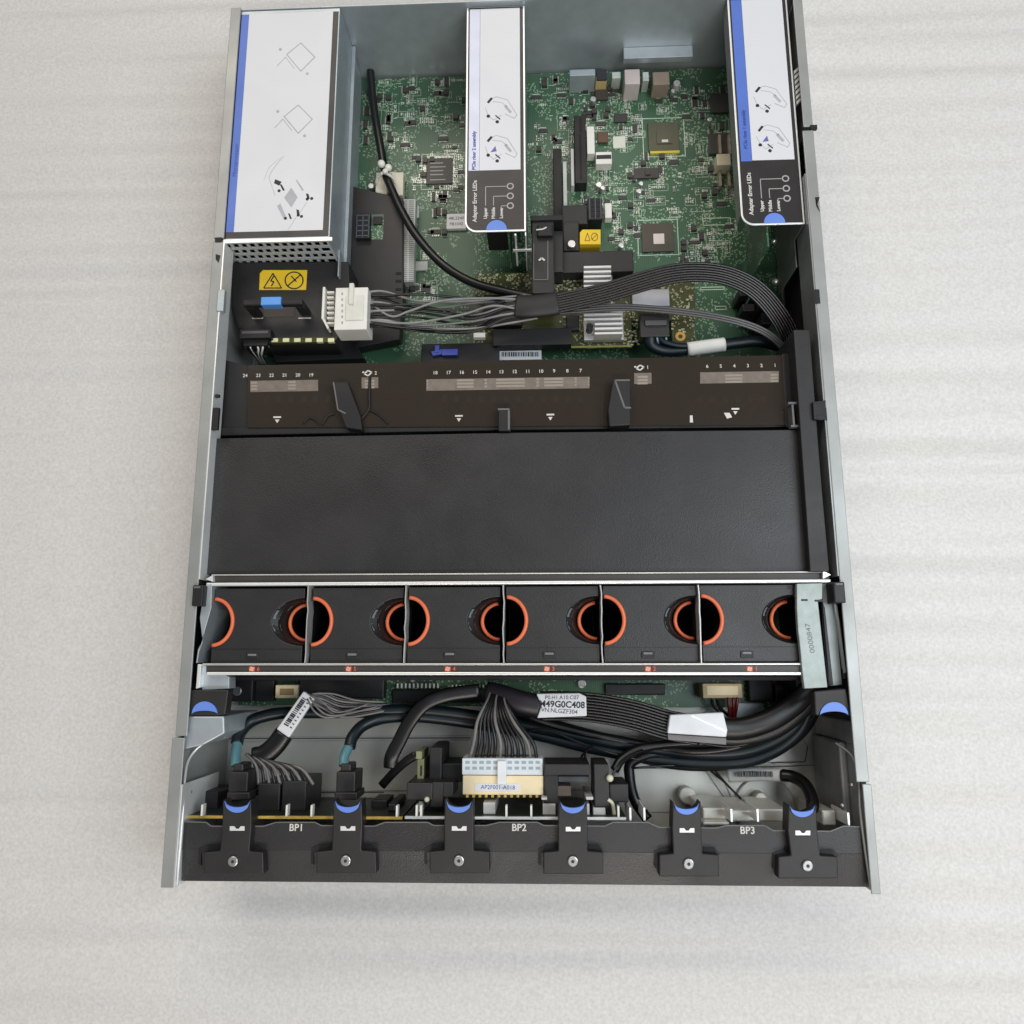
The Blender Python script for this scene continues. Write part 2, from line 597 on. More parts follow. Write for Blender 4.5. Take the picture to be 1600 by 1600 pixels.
# ================================================================== MAINBOARD
ZB = 10.0
mboard = thing('motherboard', 'green main circuit board screwed to the floor of the server case', 'circuit board', (10, 120, 6))
x0, x1, y0, y1 = R(545, 112, 1240, 560, ZB)
yfront = P(700, 1106, ZB).y
xl2 = P(372, 1100, ZB).x
xr2 = P(1245, 1090, ZB).x
mb = MB()
mb.prism([(x0, YB - 3), (XR - 6, YB - 3), (XR - 6, P(1200, 600, ZB).y), (xr2, P(1200, 900, ZB).y), (xr2, yfront), (xl2, yfront + 2), (xl2, P(360, 560, ZB).y), (x0, P(360, 540, ZB).y)], ZB - 1.6, ZB)
mb.build('board', pcb, mboard)
# chips
def chip_at(q, h, m, name='chip', dieq=None, dm=die):
    o = MB().pb(*q, ZB + h, ZB + 0.05).build(name, m, mboard, bevel=0.3)
    if dieq:
        MB().pb(*dieq, ZB + h + 0.8, ZB + h - 0.2).build('die', dm, o)
    return o


c = chip_at((666, 247, 707, 287), 2.2, chip)
lm = MB()
for i, yy in enumerate((254, 260, 266, 272, 280)):
    lm.pb(672, yy, 690 + random.uniform(2, 12), yy + 1.6, ZB + 2.35, ZB + 2.25)
lm.build('chip_print', greyprint, c)
lead = MB()
for k in range(17):
    t = 668 + k * 2.25
    lead.pb(t, 243.5, t + 1.1, 247.5, ZB + 0.8, ZB + .1).pb(t, 287, t + 1.1, 290, ZB + 0.8, ZB + .1)
    t = 249 + k * 2.25
    lead.pb(662.5, t, 666, t + 1.1, ZB + 0.8, ZB + .1).pb(707, t, 710.5, t + 1.1, ZB + 0.8, ZB + .1)
lead.build('chip_leads', silver, c)
c = chip_at((1013, 191, 1061, 235), 2.4, olive, dieq=(1026, 203, 1050, 224), dm=olive)
MB().pb(1016, 235.5, 1062, 239, ZB + 2.2, ZB).build('gold_edge', mat('gold_line', (0.6, 0.5, 0.05), 0.5), c)
MB().pb(1034, 218, 1044, 222, ZB + 3.4, ZB + 3.25).build('chip_print', whiteprint, c)
c = chip_at((1003, 349, 1053, 393), 1.6, mat('brown_substrate', (0.07, 0.06, 0.045), 0.5), dieq=(1021, 365, 1038, 381))
chip_at((960, 177, 980, 190), 2, chip)
chip_at((990, 262, 1030, 278), 2, chip)
chip_at((934, 205, 950, 222), 3, mat('choke_brown', (0.10, 0.055, 0.03), 0.5))
chip_at((1108, 208, 1140, 240), 3, chip)
chip_at((930, 135, 950, 155), 2.5, chip)
chip_at((1110, 145, 1145, 175), 2.5, chip)
chip_at((622, 322, 655, 340), 2, slotgrey)
chip_at((648, 408, 668, 422), 2, slotgrey)
# white sticker, part number label
o = MB().pb(698, 334, 729, 357, ZB + 3, ZB).build('part_sticker', paper, mboard)
tx = MB()
tx.text('48L2240', 713, 341, ZB + 3.1, 2.6).text('PB1042', 713, 350, ZB + 3.1, 2.6)
tx.build('sticker_print', ink, o)
MB().pb(958, 213, 977, 231, ZB + 1, ZB).build('part_sticker', mat('cream_sticker', (0.62, 0.64, 0.55), 0.5), mboard)
# slots and connectors
o = MB().pb(898, 180, 916, 286, 22, ZB).build('expansion_slot', black2, mboard, bevel=0.5)
MB().pb(905.5, 184, 909, 206, 22.2, 21).pb(905.5, 210, 909, 280, 22.2, 21).build('slot_groove', mat('slot_dark', (0.004, 0.004, 0.004), 0.7), o)
o = MB().pb(865, 232, 878, 340, 22, ZB).build('expansion_slot', black2, mboard, bevel=0.5)
MB().pb(917, 197, 929, 240, 20, ZB).build('white_connector', white, mboard, bevel=0.6)
MB().pb(880, 252, 886, 347, 20, ZB).build('slot_latch_rail', slotgrey, mboard, bevel=0.4)
MB().pb(892, 232, 897, 290, 20, ZB).build('slot_latch_rail', slotgrey, mboard, bevel=0.4)
o = MB().pb(931, 237, 956, 256, 19, ZB).build('jumper_block', white, mboard, bevel=0.5)
MB().pb(932, 242, 955, 248, 19.3, 18).build('jumper_gap', ink, o)
o = MB().pb(918, 309, 941, 343, 26, ZB).build('power_socket', black2, mboard, bevel=0.4)
mb = MB()
for i in range(2):
    for j in range(4):
        mb.pb(923 + i * 9, 311.5 + j * 7, 929 + i * 9, 316.5 + j * 7, 26.3, 25)
mb.build('socket_hole', mat('hole_blue_black', (0.002, 0.003, 0.006), 0.6), o)
mb = MB()
for i in range(3):
    mb.pb(921 + i * 8.6, 309.5, 922.2 + i * 8.6, 341, 26.25, 25)
mb.build('socket_rim', mat('socket_grey', (0.09, 0.10, 0.13), 0.5), o)
MB().pb(945, 317, 956, 340, 18, ZB).build('white_connector', white, mboard, bevel=0.6)
MB().pb(1120, 240, 1142, 258, 22, ZB).build('beige_plug', mat('beige_plug', (0.68, 0.62, 0.45), 0.5), mboard, bevel=0.6)
MB().pb(1123, 210, 1127, 240, 16, ZB).pb(1138, 210, 1142, 240, 16, ZB).pb(1123, 258, 1127, 290, 16, ZB).pb(1137, 258, 1141, 290, 16, ZB).build('plug_bracket', tan, mboard)
# coin shaped capacitors
for i, (a, b, r) in enumerate(((927, 153, 2.6), (1058, 128, 3.0), (1052, 140, 2.0), (936, 287, 2.6), (579, 289, 2.6), (971, 382, 2.3), (999, 297, 2.2), (1110, 185, 2.2), (1002, 285, 2.0), (942, 292, 2.0))):
    c = P(a, b, ZB + 8)
    MB().cyl(c[:2], r, ZB, ZB + 7, 18).build('capacitor', screwm if i != 1 else slotgrey, mboard, bevel=0.5, smooth=False)
# rear connectors
MB().pb(932, 108, 948, 124, 24, ZB).build('rear_socket', mat('dark_socket', (0.03, 0.03, 0.04), 0.5), mboard, bevel=0.4)
MB().pb(931, 119, 948, 127, 22, ZB).build('gold_contact', mat('gold_contact', (0.75, 0.58, 0.25), 0.4, 0.4), mboard)
MB().pb(976, 108, 1000, 131, 30, ZB).build('rear_socket', mat('pale_pink_socket', (0.55, 0.48, 0.46), 0.45), mboard, bevel=0.6)
MB().pb(1004, 112, 1014, 126, 24, ZB).build('rear_socket', silver, mboard, bevel=0.5)
MB().pb(1020, 112, 1046, 132, 26, ZB).build('rear_socket', mat('brown_socket', (0.28, 0.22, 0.17), 0.45), mboard, bevel=0.6)
MB().pb(956, 112, 970, 122, 24, ZB).build('rear_socket', silver, mboard, bevel=0.5)
MB().pb(890, 108, 930, 118, 30, ZB).build('rear_socket', steel, mboard, bevel=0.5)
# ribbed grey strip connector
o = MB().pb(627, 311, 648, 440, 20, ZB).build('strip_connector', slotgrey, mboard, bevel=0.4)
mb = MB()
for k in range(42):
    y = 313 + k * 3.03
    mb.pb(629, y, 636.5, y + 1.2, 20.4, 19).pb(638.5, y, 646.5, y + 1.2, 20.4, 19)
mb.build('connector_ribs', mat('rib_shadow_grey', (0.25, 0.26, 0.25), 0.5), o)
# hundreds of tiny surface-mount parts in rows and clusters: nobody could count them
zones = [(640, 236, 728, 318, 30), (655, 300, 700, 410, 10), (905, 132, 1010, 235, 30), (1010, 132, 1150, 188, 17), (1066, 190, 1150, 345, 26), (905, 258, 1066, 345, 34),
         (950, 345, 1002, 395, 10), (1058, 345, 1150, 412, 16), (565, 120, 730, 236, 46), (830, 120, 900, 250, 16), (630, 442, 690, 464, 7), (1000, 240, 1066, 262, 6), (1060, 400, 1140, 425, 5)]
sets = {'silver': MB(), 'mint': MB(), 'tan': MB(), 'dark': MB()}


def smd(kind, x, y, l, w_, h):
    sets[kind].box(x - l / 2, x + l / 2, y - w_ / 2, y + w_ / 2, ZB + 0.03, ZB + h)


def passive(x, y, along):
    """two soldered ends with a ceramic or dark body between"""
    l, w_ = random.choice(((1.7, 0.95), (1.7, 0.95), (2.4, 1.3)))
    b = random.choice(('tan', 'dark', 'mint', 'mint'))
    if along:
        smd(b, x, y, l * .5, w_, .75)
        smd('silver', x - l * .38, y, l * .26, w_, .8)
        smd('silver', x + l * .38, y, l * .26, w_, .8)
    else:
        smd(b, x, y, w_, l * .5, .75)
        smd('silver', x, y - l * .38, w_, l * .26, .8)
        smd('silver', x, y + l * .38, w_, l * .26, .8)


def outline_mark(x, y, a, b):
    for dx, dy, l, w_ in ((0, b / 2, a, .28), (0, -b / 2, a, .28), (a / 2, 0, .28, b), (-a / 2, 0, .28, b)):
        smd('mint', x + dx, y + dy, l, w_, .1)


for (a, b, c, d, n) in zones:
    for _ in range(int(n * 1.9)):
        p = P(random.uniform(a + 4, c - 4), random.uniform(b + 4, d - 4), ZB)
        t = random.random()
        if t < 0.42:            # a row or block of passives
            m_, r_ = random.randint(3, 8), random.choice((1, 1, 2))
            al = random.random() < .5
            px_, py_ = (2.9, 1.7) if al else (1.7, 2.9)
            for u in range(m_):
                for v_ in range(r_):
                    if random.random() < .9:
                        if al:
                            passive(p.x + v_ * 3.0, p.y + (u - m_ / 2) * 1.75, True)
                        else:
                            passive(p.x + (u - m_ / 2) * 1.75, p.y + v_ * 3.0, False)
            if random.random() < .5:
                outline_mark(p.x, p.y, (6 if al else m_ * 1.9 + 1), (m_ * 1.9 + 1 if al else 6))
        elif t < 0.62:          # small chip with leads on two sides
            k_ = random.randint(3, 7)
            L_, W_ = k_ * 1.1 + .8, random.uniform(2.6, 4.2)
            if random.random() < .5:
                smd('dark', p.x, p.y, L_, W_, 1.5)
                for q in range(k_):
                    for sg in (-1, 1):
                        smd('silver', p.x + (q - (k_ - 1) / 2) * 1.1, p.y + sg * (W_ / 2 + .6), .55, 1.1, .5)
                smd('mint', p.x, p.y + W_ / 2 + 2.1, L_ * .7, .7, .1)
            else:
                smd('dark', p.x, p.y, W_, L_, 1.5)
                for q in range(k_):
                    for sg in (-1, 1):
                        smd('silver', p.x + sg * (W_ / 2 + .6), p.y + (q - (k_ - 1) / 2) * 1.1, 1.1, .55, .5)
        elif t < 0.80:          # printed reference marks
            for q in range(random.randint(3, 7)):
                smd('mint', p.x + random.uniform(-5, 5), p.y + random.uniform(-4, 4), *random.choice(((1.8, .55), (.5, 1.7), (2.6, .6), (1.1, 1.0))), .1)
        elif t < 0.90:          # test pads in a line
            for q in range(random.randint(4, 9)):
                smd('mint', p.x + q * 1.5, p.y, .8, .8, .08)
        else:                   # inductor or electrolytic block
            smd('dark', p.x, p.y, 4.2, 4.2, 3.2)
            outline_mark(p.x, p.y, 5.6, 5.6)
for kname, m in (('silver', silver), ('mint', mint), ('tan', tan), ('dark', chip)):
    o = sets[kname].build({'silver': 'solder_joints', 'mint': 'silkscreen_marks', 'tan': 'ceramic_chips', 'dark': 'tiny_chips'}[kname], m, mboard)
    o['kind'] = 'stuff'
# silkscreen frames round the big chips
for (a, b, c, d) in ((658, 240, 714, 296), (1004, 184, 1070, 245), (996, 343, 1060, 399), (1098, 340, 1142, 352), (1094, 448, 1132, 453), (1117, 478, 1135, 484)):
    mb = MB()
    for q in ((a, b, c, b + 1.2), (a, d - 1.2, c, d), (a, b, a + 1.2, d), (c - 1.2, b, c, d)):
        mb.pb(*q, ZB + 0.14, ZB + 0.02)
    mb.build('silkscreen_frame', mint, mboard)
# memory slots and processor heatsinks seen dimly through the smoked window
for x0_, n_, p_ in ((388, 6, 20.6), (684, 12, 20.65), (1110, 6, 21.2)):
    for k in range(n_):
        a_ = P(x0_ + k * p_, 600, 70)
        o = MB().box(a_.x - 2.2, a_.x + 2.2, a_.y - 95, a_.y - 2, ZB, 26).build('memory_slot', black2, mboard)
        MB().box(a_.x - 2.0, a_.x + 2.0, a_.y - 1.9, a_.y + 4, ZB, 34).build('slot_latch', slotgrey, o, bevel=0.5)
for a_, b_ in ((530, 640), (945, 1060)):
    q0, q1 = P(a_, 610, 60), P(b_, 610, 60)
    mb = MB().box(q0.x, q1.x, q0.y - 80, q0.y + 4, ZB + 4, ZB + 12)
    k = q0.x + 1
    while k < q1.x:
        mb.box(k, k + 0.8, q0.y - 80, q0.y + 4, ZB + 12, 54)
        k += 3.0
    mb.build('processor_heatsink', alu, mboard)
# front edge of the board before the fans: headers
mb = MB()
for k in range(11):
    mb.pb(620 + k * 6.3, 1068, 622.5 + k * 6.3, 1075, 16, ZB)
for k in range(12):
    mb.pb(706 + k * 6.0, 1070, 708.2 + k * 6.0, 1074, 16, ZB)
mb.split('pin_header', silver, mboard)
o = MB().pb(430, 1070, 465, 1091, 24, ZB).build('cream_header', cream, mboard, bevel=0.6)
MB().pb(437, 1076, 459, 1086, 24.2, 22).build('header_well', mat('header_well', (0.30, 0.20, 0.09), 0.5), o)
o = MB().pb(1098, 1068, 1160, 1091, 26, ZB).build('cream_header', mat('tan_nylon', (0.50, 0.37, 0.20), 0.5), mboard, bevel=0.6)
MB().pb(1105, 1072, 1153, 1086, 26.2, 24).build('header_well', cream, o)
MB().pb(1212, 1070, 1235, 1100, 20, ZB).build('black_header', black2, mboard, bevel=0.5)
o = MB().pb(355, 1060, 395, 1096, 22, 3).build('corner_bracket', black2, mboard, bevel=1)
c = P(371, 1080, 22)
MB().cyl(c[:2], 3.4, 21.5, 23.2, 20).build('screw', screwm, o, bevel=0.5)
for q in ((398, 1062, 428, 1096, 17), (467, 1058, 600, 1092, 21), (612, 1077, 700, 1100, 14), (704, 1076, 786, 1098, 14), (945, 1068, 1040, 1086, 15), (1170, 1060, 1208, 1096, 18)):
    MB().pb(*q, ZB).build('black_header', black2, mboard, bevel=1)  # dark connectors that also block in the shadow along the board front
c = P(909, 1068, 14)
o = MB().cyl(c[:2], 3.2, ZB, 14.5, 20).build('screw', screwm, mboard, bevel=0.5)
mb = MB()
for a, b in ((644, 1062), (672, 1060), (788, 1060), (812, 1060), (880, 1058)):
    c = P(a, b, 16)
    mb.ball((c.x, c.y, 13), 2.2)
mb.split('solder_stud', silver, mboard, smooth=True)

# ================================================================== POWER SUPPLY CAGE
ZP = 84.0
cage = thing('power_supply_cage', 'galvanised steel power supply cage with big instruction label on top', 'power supply cage', (-200, 300, 2))
x0, x1, y0, y1 = R(347, 98, 521, 377, ZP)
cx0, cx1, cy0 = x0, x1, y0
MB().box(x0, x1, y0, YB - 2, ZP - 1, ZP).build('top_plate', steel, cage, bevel=0.3)
mb = MB().box(x1 - 1.0, x1, y0, YB - 2, 4, ZP - 1.05)
mb.prism([(x1 + 0.1, y0 - 16), (x1 + 1.2, y0 - 16), (x1 + 1.2, y0 + 6), (x1 + 0.1, y0 + 6)], 10, 60)
mb.build('side_plate', steel, cage, bevel=0.3)
mb = MB()
mb.box(x1 + .05, x1 + 3.0, y0, YB - 2, 44, 46)
mb.build('side_flange', steel, cage, bevel=0.4)
mb = MB()
for yy in (285, 340, 392):
    c = P(547, yy, 40)
    mb.ball((x1 + 0.2, c.y, 40), 1.6)
mb.split('rivet', screwm, cage, smooth=True)
# perforated front
mb = MB()
zt, zb_ = ZP - 1.05, 50
rows, cols = 4, 13
hh = (zt - zb_) / rows
cw = (x1 - x0 - 6) / cols
mb.box(x0, x0 + 2.2, y0, y0 + 0.9, zb_, zt).box(x1 - 3.0, x1 - 1.1, y0, y0 + 0.9, zb_, zt)
for r in range(rows + 1):
    z = zb_ + r * hh
    mb.box(x0 + 2.2, x1 - 3.0, y0, y0 + 0.9, max(zb_, z - 1.35), min(zt, z + 1.35))
for r in range(rows):
    z = zb_ + r * hh
    for k in range(cols + 1):
        xx = x0 + 3.2 + (k + 0.5 * (r % 2)) * cw - cw * 0.25
        if xx < x1 - 5:
            mb.box(xx - 1.15, xx + 1.15, y0 + 0.05, y0 + 0.85, z + 1.35, z + hh - 1.35)
mb.build('perforated_front', mat('matt_zinc', (0.44, 0.47, 0.48), 0.6, 0.0, spec=0.3, vary=0.08), cage)
MB().box(x0 + 1, x1 - 1.2, y0 + 4, YB - 4, 3, ZP - 1.2).build('cage_core', mat('cage_shade', (0.004, 0.004, 0.004), 0.9, spec=0.0), cage)  # near-black core puts the shade inside the cage into colour
mb = MB().pb(348, 372, 519, 378, ZP + 0.5, ZP - 1)
mb.build('front_edge', bright, cage, bevel=0.3)
# label: black frame, white field, blue stripe
lz = ZP + 0.12
def tall(a, b, zt_, zb2, px0, px1):
    q0, q1, yy0, yy1 = R(px0, a, px1, b, zt_)
    xx0, xx1 = P(px0, 240, zt_).x, P(px1, 240, zt_).x
    return MB().box(xx0, xx1, P(430, b, zt_).y, YB - 5, zb2, zt_)


tall(100, 371, lz, ZP + .01, 353, 519).build('label_frame', blacklabel, cage)
lab = tall(103, 361, lz + 0.1, lz, 374, 510).build('instruction_label', paper, cage)
tall(103, 361, lz + 0.1, lz, 362, 373.9).build('label_stripe', blueink, lab)
tx = MB().text('Microprocessor', 368, 290 - 40, lz + .2, 3.0, 90)
tx.build('label_heading', navy, lab)
dz = lz + 0.22
mb = MB()
mb.pp([(430, 280), (440, 284), (436, 290), (428, 286)], dz, lz + .1)
mb.pp([(437, 288), (440, 288), (445, 297), (442, 298)], dz, lz + .1)
for a, b in ((436, 298), (480, 311), (487, 310), (466, 336), (471, 338), (446, 341)):
    mb.cyl(P(a, b, dz)[:2], 1.2, lz + .1, dz, 12)
mb.pp([(478, 302), (482, 303), (484, 310), (480, 311)], dz, lz + .1)
mb.pp([(463, 327), (467, 328), (468, 334), (464, 335)], dz, lz + .1)
mb.pp([(450, 333), (453, 334), (456, 342), (453, 342)], dz, lz + .1)
mb.build('label_drawing', ink, lab)
mb = MB()
mb.pp([(455, 293), (465, 308), (455, 324), (444, 309)], dz, lz + .1)
mb.pp([(462, 281), (464, 281), (475, 297), (472, 298)], dz, lz + .1)
mb.pp([(433, 322), (438, 318), (447, 338), (443, 342)], dz, lz + .1)
mb.build('label_drawing', paperg, lab)
mb = MB()
for dx_, dy_ in ((4, -118), (8, -215)):
    ln(mb, [(440 + dx_, 300 + dy_), (462 + dx_, 282 + dy_), (484 + dx_, 304 + dy_), (462 + dx_, 326 + dy_), (440 + dx_, 300 + dy_)], dz, .35)
    ln(mb, [(425 + dx_, 318 + dy_), (438 + dx_, 304 + dy_), (452 + dx_, 322 + dy_)], dz, .25)
    mb.cyl(P(430 + dx_, 292 + dy_, dz)[:2], 1.2, lz + .1, dz, 12)
    mb.cyl(P(472 + dx_, 330 + dy_, dz)[:2], 1.2, lz + .1, dz, 12)
mb.split('label_drawing', paperg, lab)
lines = MB()


ln(lines, [(443, 244), (436, 252), (424, 268), (420, 277), (425, 292), (430, 306)], dz)
ln(lines, [(480, 315), (470, 330), (462, 340), (455, 352), (450, 358)], dz)
ln(lines, [(438, 246), (420, 262), (412, 282)], dz, 0.12)
lines.split('label_lines', mat('faint_grey_ink', (0.5, 0.5, 0.52), 0.6), lab)

# ================================================================== POWER BOARD COVER
ZC = 55.0
cov = thing('power_board_cover', 'black plastic power board cover with yellow warning label and blue-tipped handle', 'plastic cover', (-200, 215, 2))
mb = MB()
mb.pp([(362, 408), (545, 408), (548, 505), (522, 534), (420, 536), (372, 512), (362, 480)], ZC, 6)
mb.build('cover_body', black, cov, bevel=1.2)
mb = MB().pp([(422, 536), (552, 530), (570, 560), (430, 566)], 30, 6)
mb.build('lower_body', black2, cov, bevel=1)
wl = MB().pp([(411, 422), (480, 422), (478, 453), (405, 453), (406, 427)], ZC + 0.3, ZC).build('warning_label', yellow, cov)
mb = MB()
wz = ZC + 0.45
ln(mb, [(426.5, 427), (440, 450), (412, 450), (426.5, 427)], wz, 0.45)
ln(mb, [(428, 431), (423, 439), (428, 440), (424, 447)], wz, 0.5)
cc = P(459.5, 438, wz)
pts = [(459.5 + 14 * math.cos(a * math.pi / 12), 438 + 13 * math.sin(a * math.pi / 12)) for a in range(25)]
ln(mb, pts, wz, 0.5)
ln(mb, [(449, 447), (470, 429)], wz, 0.5)
ln(mb, [(455, 431), (463, 440)], wz, 0.45)
mb.build('warning_symbol', ink, wl)
# pull handle
hb = P(436, 497, ZC).y
mb = MB()
xa, xb = P(396, 497, ZC).x, P(486, 497, ZC).x
mb.box(xa, xa + 7, hb, hb + 5, ZC, ZC + 17).box(xb - 7, xb, hb, hb + 5, ZC, ZC + 17)
mb.prism([(xa, hb), (xb, hb), (xb, hb + 5), (xa, hb + 5)], ZC + 17, ZC + 22)
hd = mb.build('handle', black2, cov, bevel=1.0)
xm = P(424, 470, ZC + 22)
MB().box(xm.x - 7.5, xm.x + 7.5, hb - 0.4, hb + 6, ZC + 16, ZC + 23.2).build('handle_tab', lightblue, hd, bevel=0.6)
mb = MB().pb(394, 496, 411, 498, ZC + .4, ZC).pb(466, 496, 486, 498, ZC + .4, ZC)
mb.split('handle_glint', greyprint, hd)  # pale strips painted in as highlights where the handle meets the cover
MB().pb(412, 478, 460, 495, ZC + .25, ZC).build('handle_recess', mat('recess_brown', (0.045, 0.038, 0.034), 0.6), hd)
# hazard strip along the edge
mb = MB().pb(423, 527, 523, 535, ZC + .4, ZC - 3)
hz = mb.build('hazard_strip', mat('hazard_dark', (0.05, 0.05, 0.01), 0.6), cov)
mb = MB()
for k in range(6):
    mb.pb(424 + k * 17.6, 528, 434 + k * 17.6, 534, ZC + 1.2, ZC - 2)
mb.build('hazard_mark', mat('hazard_pale', (0.72, 0.72, 0.42), 0.5), hz, bevel=0.3)
mb = MB().pb(503, 448, 507, 498, ZC + 8, ZC).pp([(503, 498), (507, 498), (514, 512), (511, 514)], ZC + 8, ZC)
hdr = mb.build('socket_wall', white, cov, bevel=0.4)
mb = MB()
for k in range(7):
    mb.pb(511, 455 + k * 8, 522, 458 + k * 8, ZC + 5, ZC)
mb.build('socket_pin', white, hdr)
# black shroud plate right of the cage
ZS = 24.0
sh = thing('board_shroud', 'flat black plastic shroud lying on the circuit board beside the power supply cage', 'plastic cover', (-130, 200, 10))
mb = MB()
mb.pp([(548, 290), (630, 310), (630, 470), (624, 530), (548, 545)], ZS, ZB + 2)
mb.build('shroud_plate', black, sh, bevel=0.8)
mb = MB()
for yy in (425, 437, 450, 462):
    mb.pb(618, yy, 627, yy + 4, ZS + .3, ZS - 1)
mb.build('vent_slot', mat('vent_black', (0.004, 0.004, 0.004), 0.7), sh)
MB().pb(580, 335, 599, 374, ZS + .15, ZS - 1).build('board_opening', pcb, sh)
o = MB().pb(556, 334, 578, 372, ZS + 5, ZS).build('power_socket', black2, sh, bevel=0.5)
mb = MB()
for i in range(2):
    for j in range(4):
        mb.pb(559 + i * 9.5, 338.5 + j * 8, 565 + i * 9.5, 344 + j * 8, ZS + 5.2, ZS + 4)
mb.build('socket_hole', MATS['hole_blue_black'], o)
mb = MB()
for i in range(3):
    mb.pb(556.6 + i * 9.6, 335, 557.8 + i * 9.6, 371, ZS + 5.25, ZS + 4)
for j in range(5):
    mb.pb(556.6, 335.5 + j * 8, 577, 336.7 + j * 8, ZS + 5.25, ZS + 4)
mb.build('socket_rim', MATS['socket_grey'], o)
MB().pb(583, 338, 597, 350, ZS + 2, ZS).build('socket_latch', black2, sh, bevel=0.3)

# ================================================================== RISER CAGES
def riser(a, b_, zt, ybot, ysplit, name, label, heading, full):
    """cage seen from above: a, b_ = left and right pixel at the bottom edge"""
    kk = K((a + b_) / 2, ybot, zt)
    p0, p1 = P(a, ybot, zt), P(b_, ybot, zt)
    X0, X1, Y0 = p0.x, p1.x, p0.y * 0.5 + p1.y * 0.5
    t = thing(name, label, 'riser cage', ((X0 + X1) / 2, Y0, 10))
    r = 9.0

    def outline(d, ytop):
        pts = [(X0 + d, ytop)]
        for i in range(9):
            an = math.pi + math.pi / 2 * i / 8
            pts.append((X0 + r + (r - d) * math.cos(an), Y0 + r + (r - d) * math.sin(an)))
        pts += [(X1 - d, Y0 + d), (X1 - d, ytop)]
        return pts
    MB().prism(outline(0, YB - 2), zt - 1, zt).build('top_plate', bright, t, bevel=0.3)
    MB().prism(outline(1.3, YB - 2.5), zt, zt + 0.12).build('label_frame', blacklabel, t)
    mb = MB().box(X1 - 1, X1, Y0 + 0.2, YB - 2, 16, zt - 1.05)
    mb.box(X0, X0 + 1, Y0 + r, YB - 2, zt - 14, zt - 1.05)
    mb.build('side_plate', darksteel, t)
    wd = X1 - X0
    ys = P((a + b_) / 2, ysplit, zt).y
    z1, z2 = zt + 0.24, zt + 0.38
    lab = MB().box(X0 + wd * .235, X1 - wd * .085, ys, YB - 4, zt + .12, z1).build('instruction_label', paper, t)
    MB().box(X0 + wd * .055, X0 + wd * .23, ys - (0.6 if full else 0), YB - 4, zt + .12, z1).build('label_stripe', blueink if full else mat('worn_white_stripe', (0.7, 0.72, 0.85), 0.5), lab)
    mb = MB()

    def L(u, v):            # label coordinates: u across 0..1, v mm up from the bottom edge
        return (X0 + wd * u, Y0 + v)

    def bar(p, q, wdt):
        p, q = Vector(p), Vector(q)
        n = Vector((-(q - p).y, (q - p).x)).normalized() * wdt / 2
        mb.prism([tuple(p + n), tuple(p - n), tuple(q - n), tuple(q + n)], zt + .12, z2)
    u1, u2, u3 = 0.34, 0.47, 0.60
    vv = (36.5, 28.5, 20.5)
    for u, v in zip((u1, u2, u3), vv):
        bar(L(u, 21 if u != u3 else 19), L(u, v), 0.55)
        bar(L(u, v), L(0.68, v), 0.55)
        c = L(0.745, v)
        n = 18
        ro, ri = 2.7, 1.75
        for k in range(n):
            a0, a1 = 2 * math.pi * k / n, 2 * math.pi * (k + 1) / n
            mb.prism([(c[0] + ro * math.cos(a0), c[1] + ro * math.sin(a0)), (c[0] + ro * math.cos(a1), c[1] + ro * math.sin(a1)),
                      (c[0] + ri * math.cos(a1), c[1] + ri * math.sin(a1)), (c[0] + ri * math.cos(a0), c[1] + ri * math.sin(a0))], zt + .12, z2)
    mb.build('label_leader_lines', greyprint, t)

    def proj(x, y, z):      # pixel of a world point
        d = Vector((x, y, z - HC))
        cx = [sum(MR[i][j] * d[i] for i in range(3)) for j in range(3)]
        return 800 + FPX * cx[0] / -cx[2], 800 - FPX * cx[1] / -cx[2]
    tx = MB()
    for s, u, v, hgt in (('Adapter Error LEDs', 0.165, 25, 2.9), ('Upper', u1, 14.8, 2.4), ('Middle', u2, 14.8, 2.4), ('Lower', u3, 14.8, 2.4)):
        x, y = L(u, v)
        px, py = proj(x, y, z2)
        tx.text(s, px, py, z2, hgt, 90, bold=0.12)
    tx.build('label_print', whiteprint, t)
    c = L(0.52, 1.3)
    MB().prism([(c[0] + 7.6 * math.cos(math.pi * i / 16), c[1] + 7.8 * math.sin(math.pi * i / 16)) for i in range(17)], zt + .12, z2).build('touch_mark', blue, t)
    mb = MB()
    px, py = proj(*L(0.145, 78 if full else 67), z2)
    mb.text(heading, px, py, z2, 2.6, 90, bold=0.1)
    mb.build('label_heading', navy, lab)
    # assembly drawing: hands lifting a card
    d1, d2 = MB(), MB()
    base = ys - Y0

    def pl(m, uv, wdt=0.3):
        for p, q in zip(uv, uv[1:]):
            p, q = Vector(L(*p)), Vector(L(*q))
            n = Vector((-(q - p).y, (q - p).x)).normalized() * wdt / 2
            m.prism([tuple(p + n), tuple(p - n), tuple(q - n), tuple(q + n)], z1, z2)
    for o_ in (0, 33):
        pl(d2, [(0.40, base + 27 + o_), (0.52, base + 29 + o_), (0.70, base + 26 + o_), (0.86, base + 13 + o_), (0.82, base + 10 + o_), (0.66, base + 14 + o_)], 0.45)
        pl(d2, [(0.33, base + 20 + o_), (0.38, base + 13 + o_), (0.47, base + 9 + o_), (0.60, base + 13 + o_)], 0.4)
        pl(d2, [(0.66, base + 21 + o_), (0.76, base + 15 + o_)], 2.0)
        pl(d2, [(0.45, base + 25 + o_), (0.60, base + 24 + o_), (0.70, base + 20 + o_)], 0.4)
        d1.cyl(L(0.38, base + 12.5 + o_), 1.35, z1, z2, 14)
        d1.cyl(L(0.53, base + 7.5 + o_), 1.35, z1, z2, 14)
        pl(d1, [(0.37, base + 24 + o_), (0.44, base + 28 + o_)], 1.8)
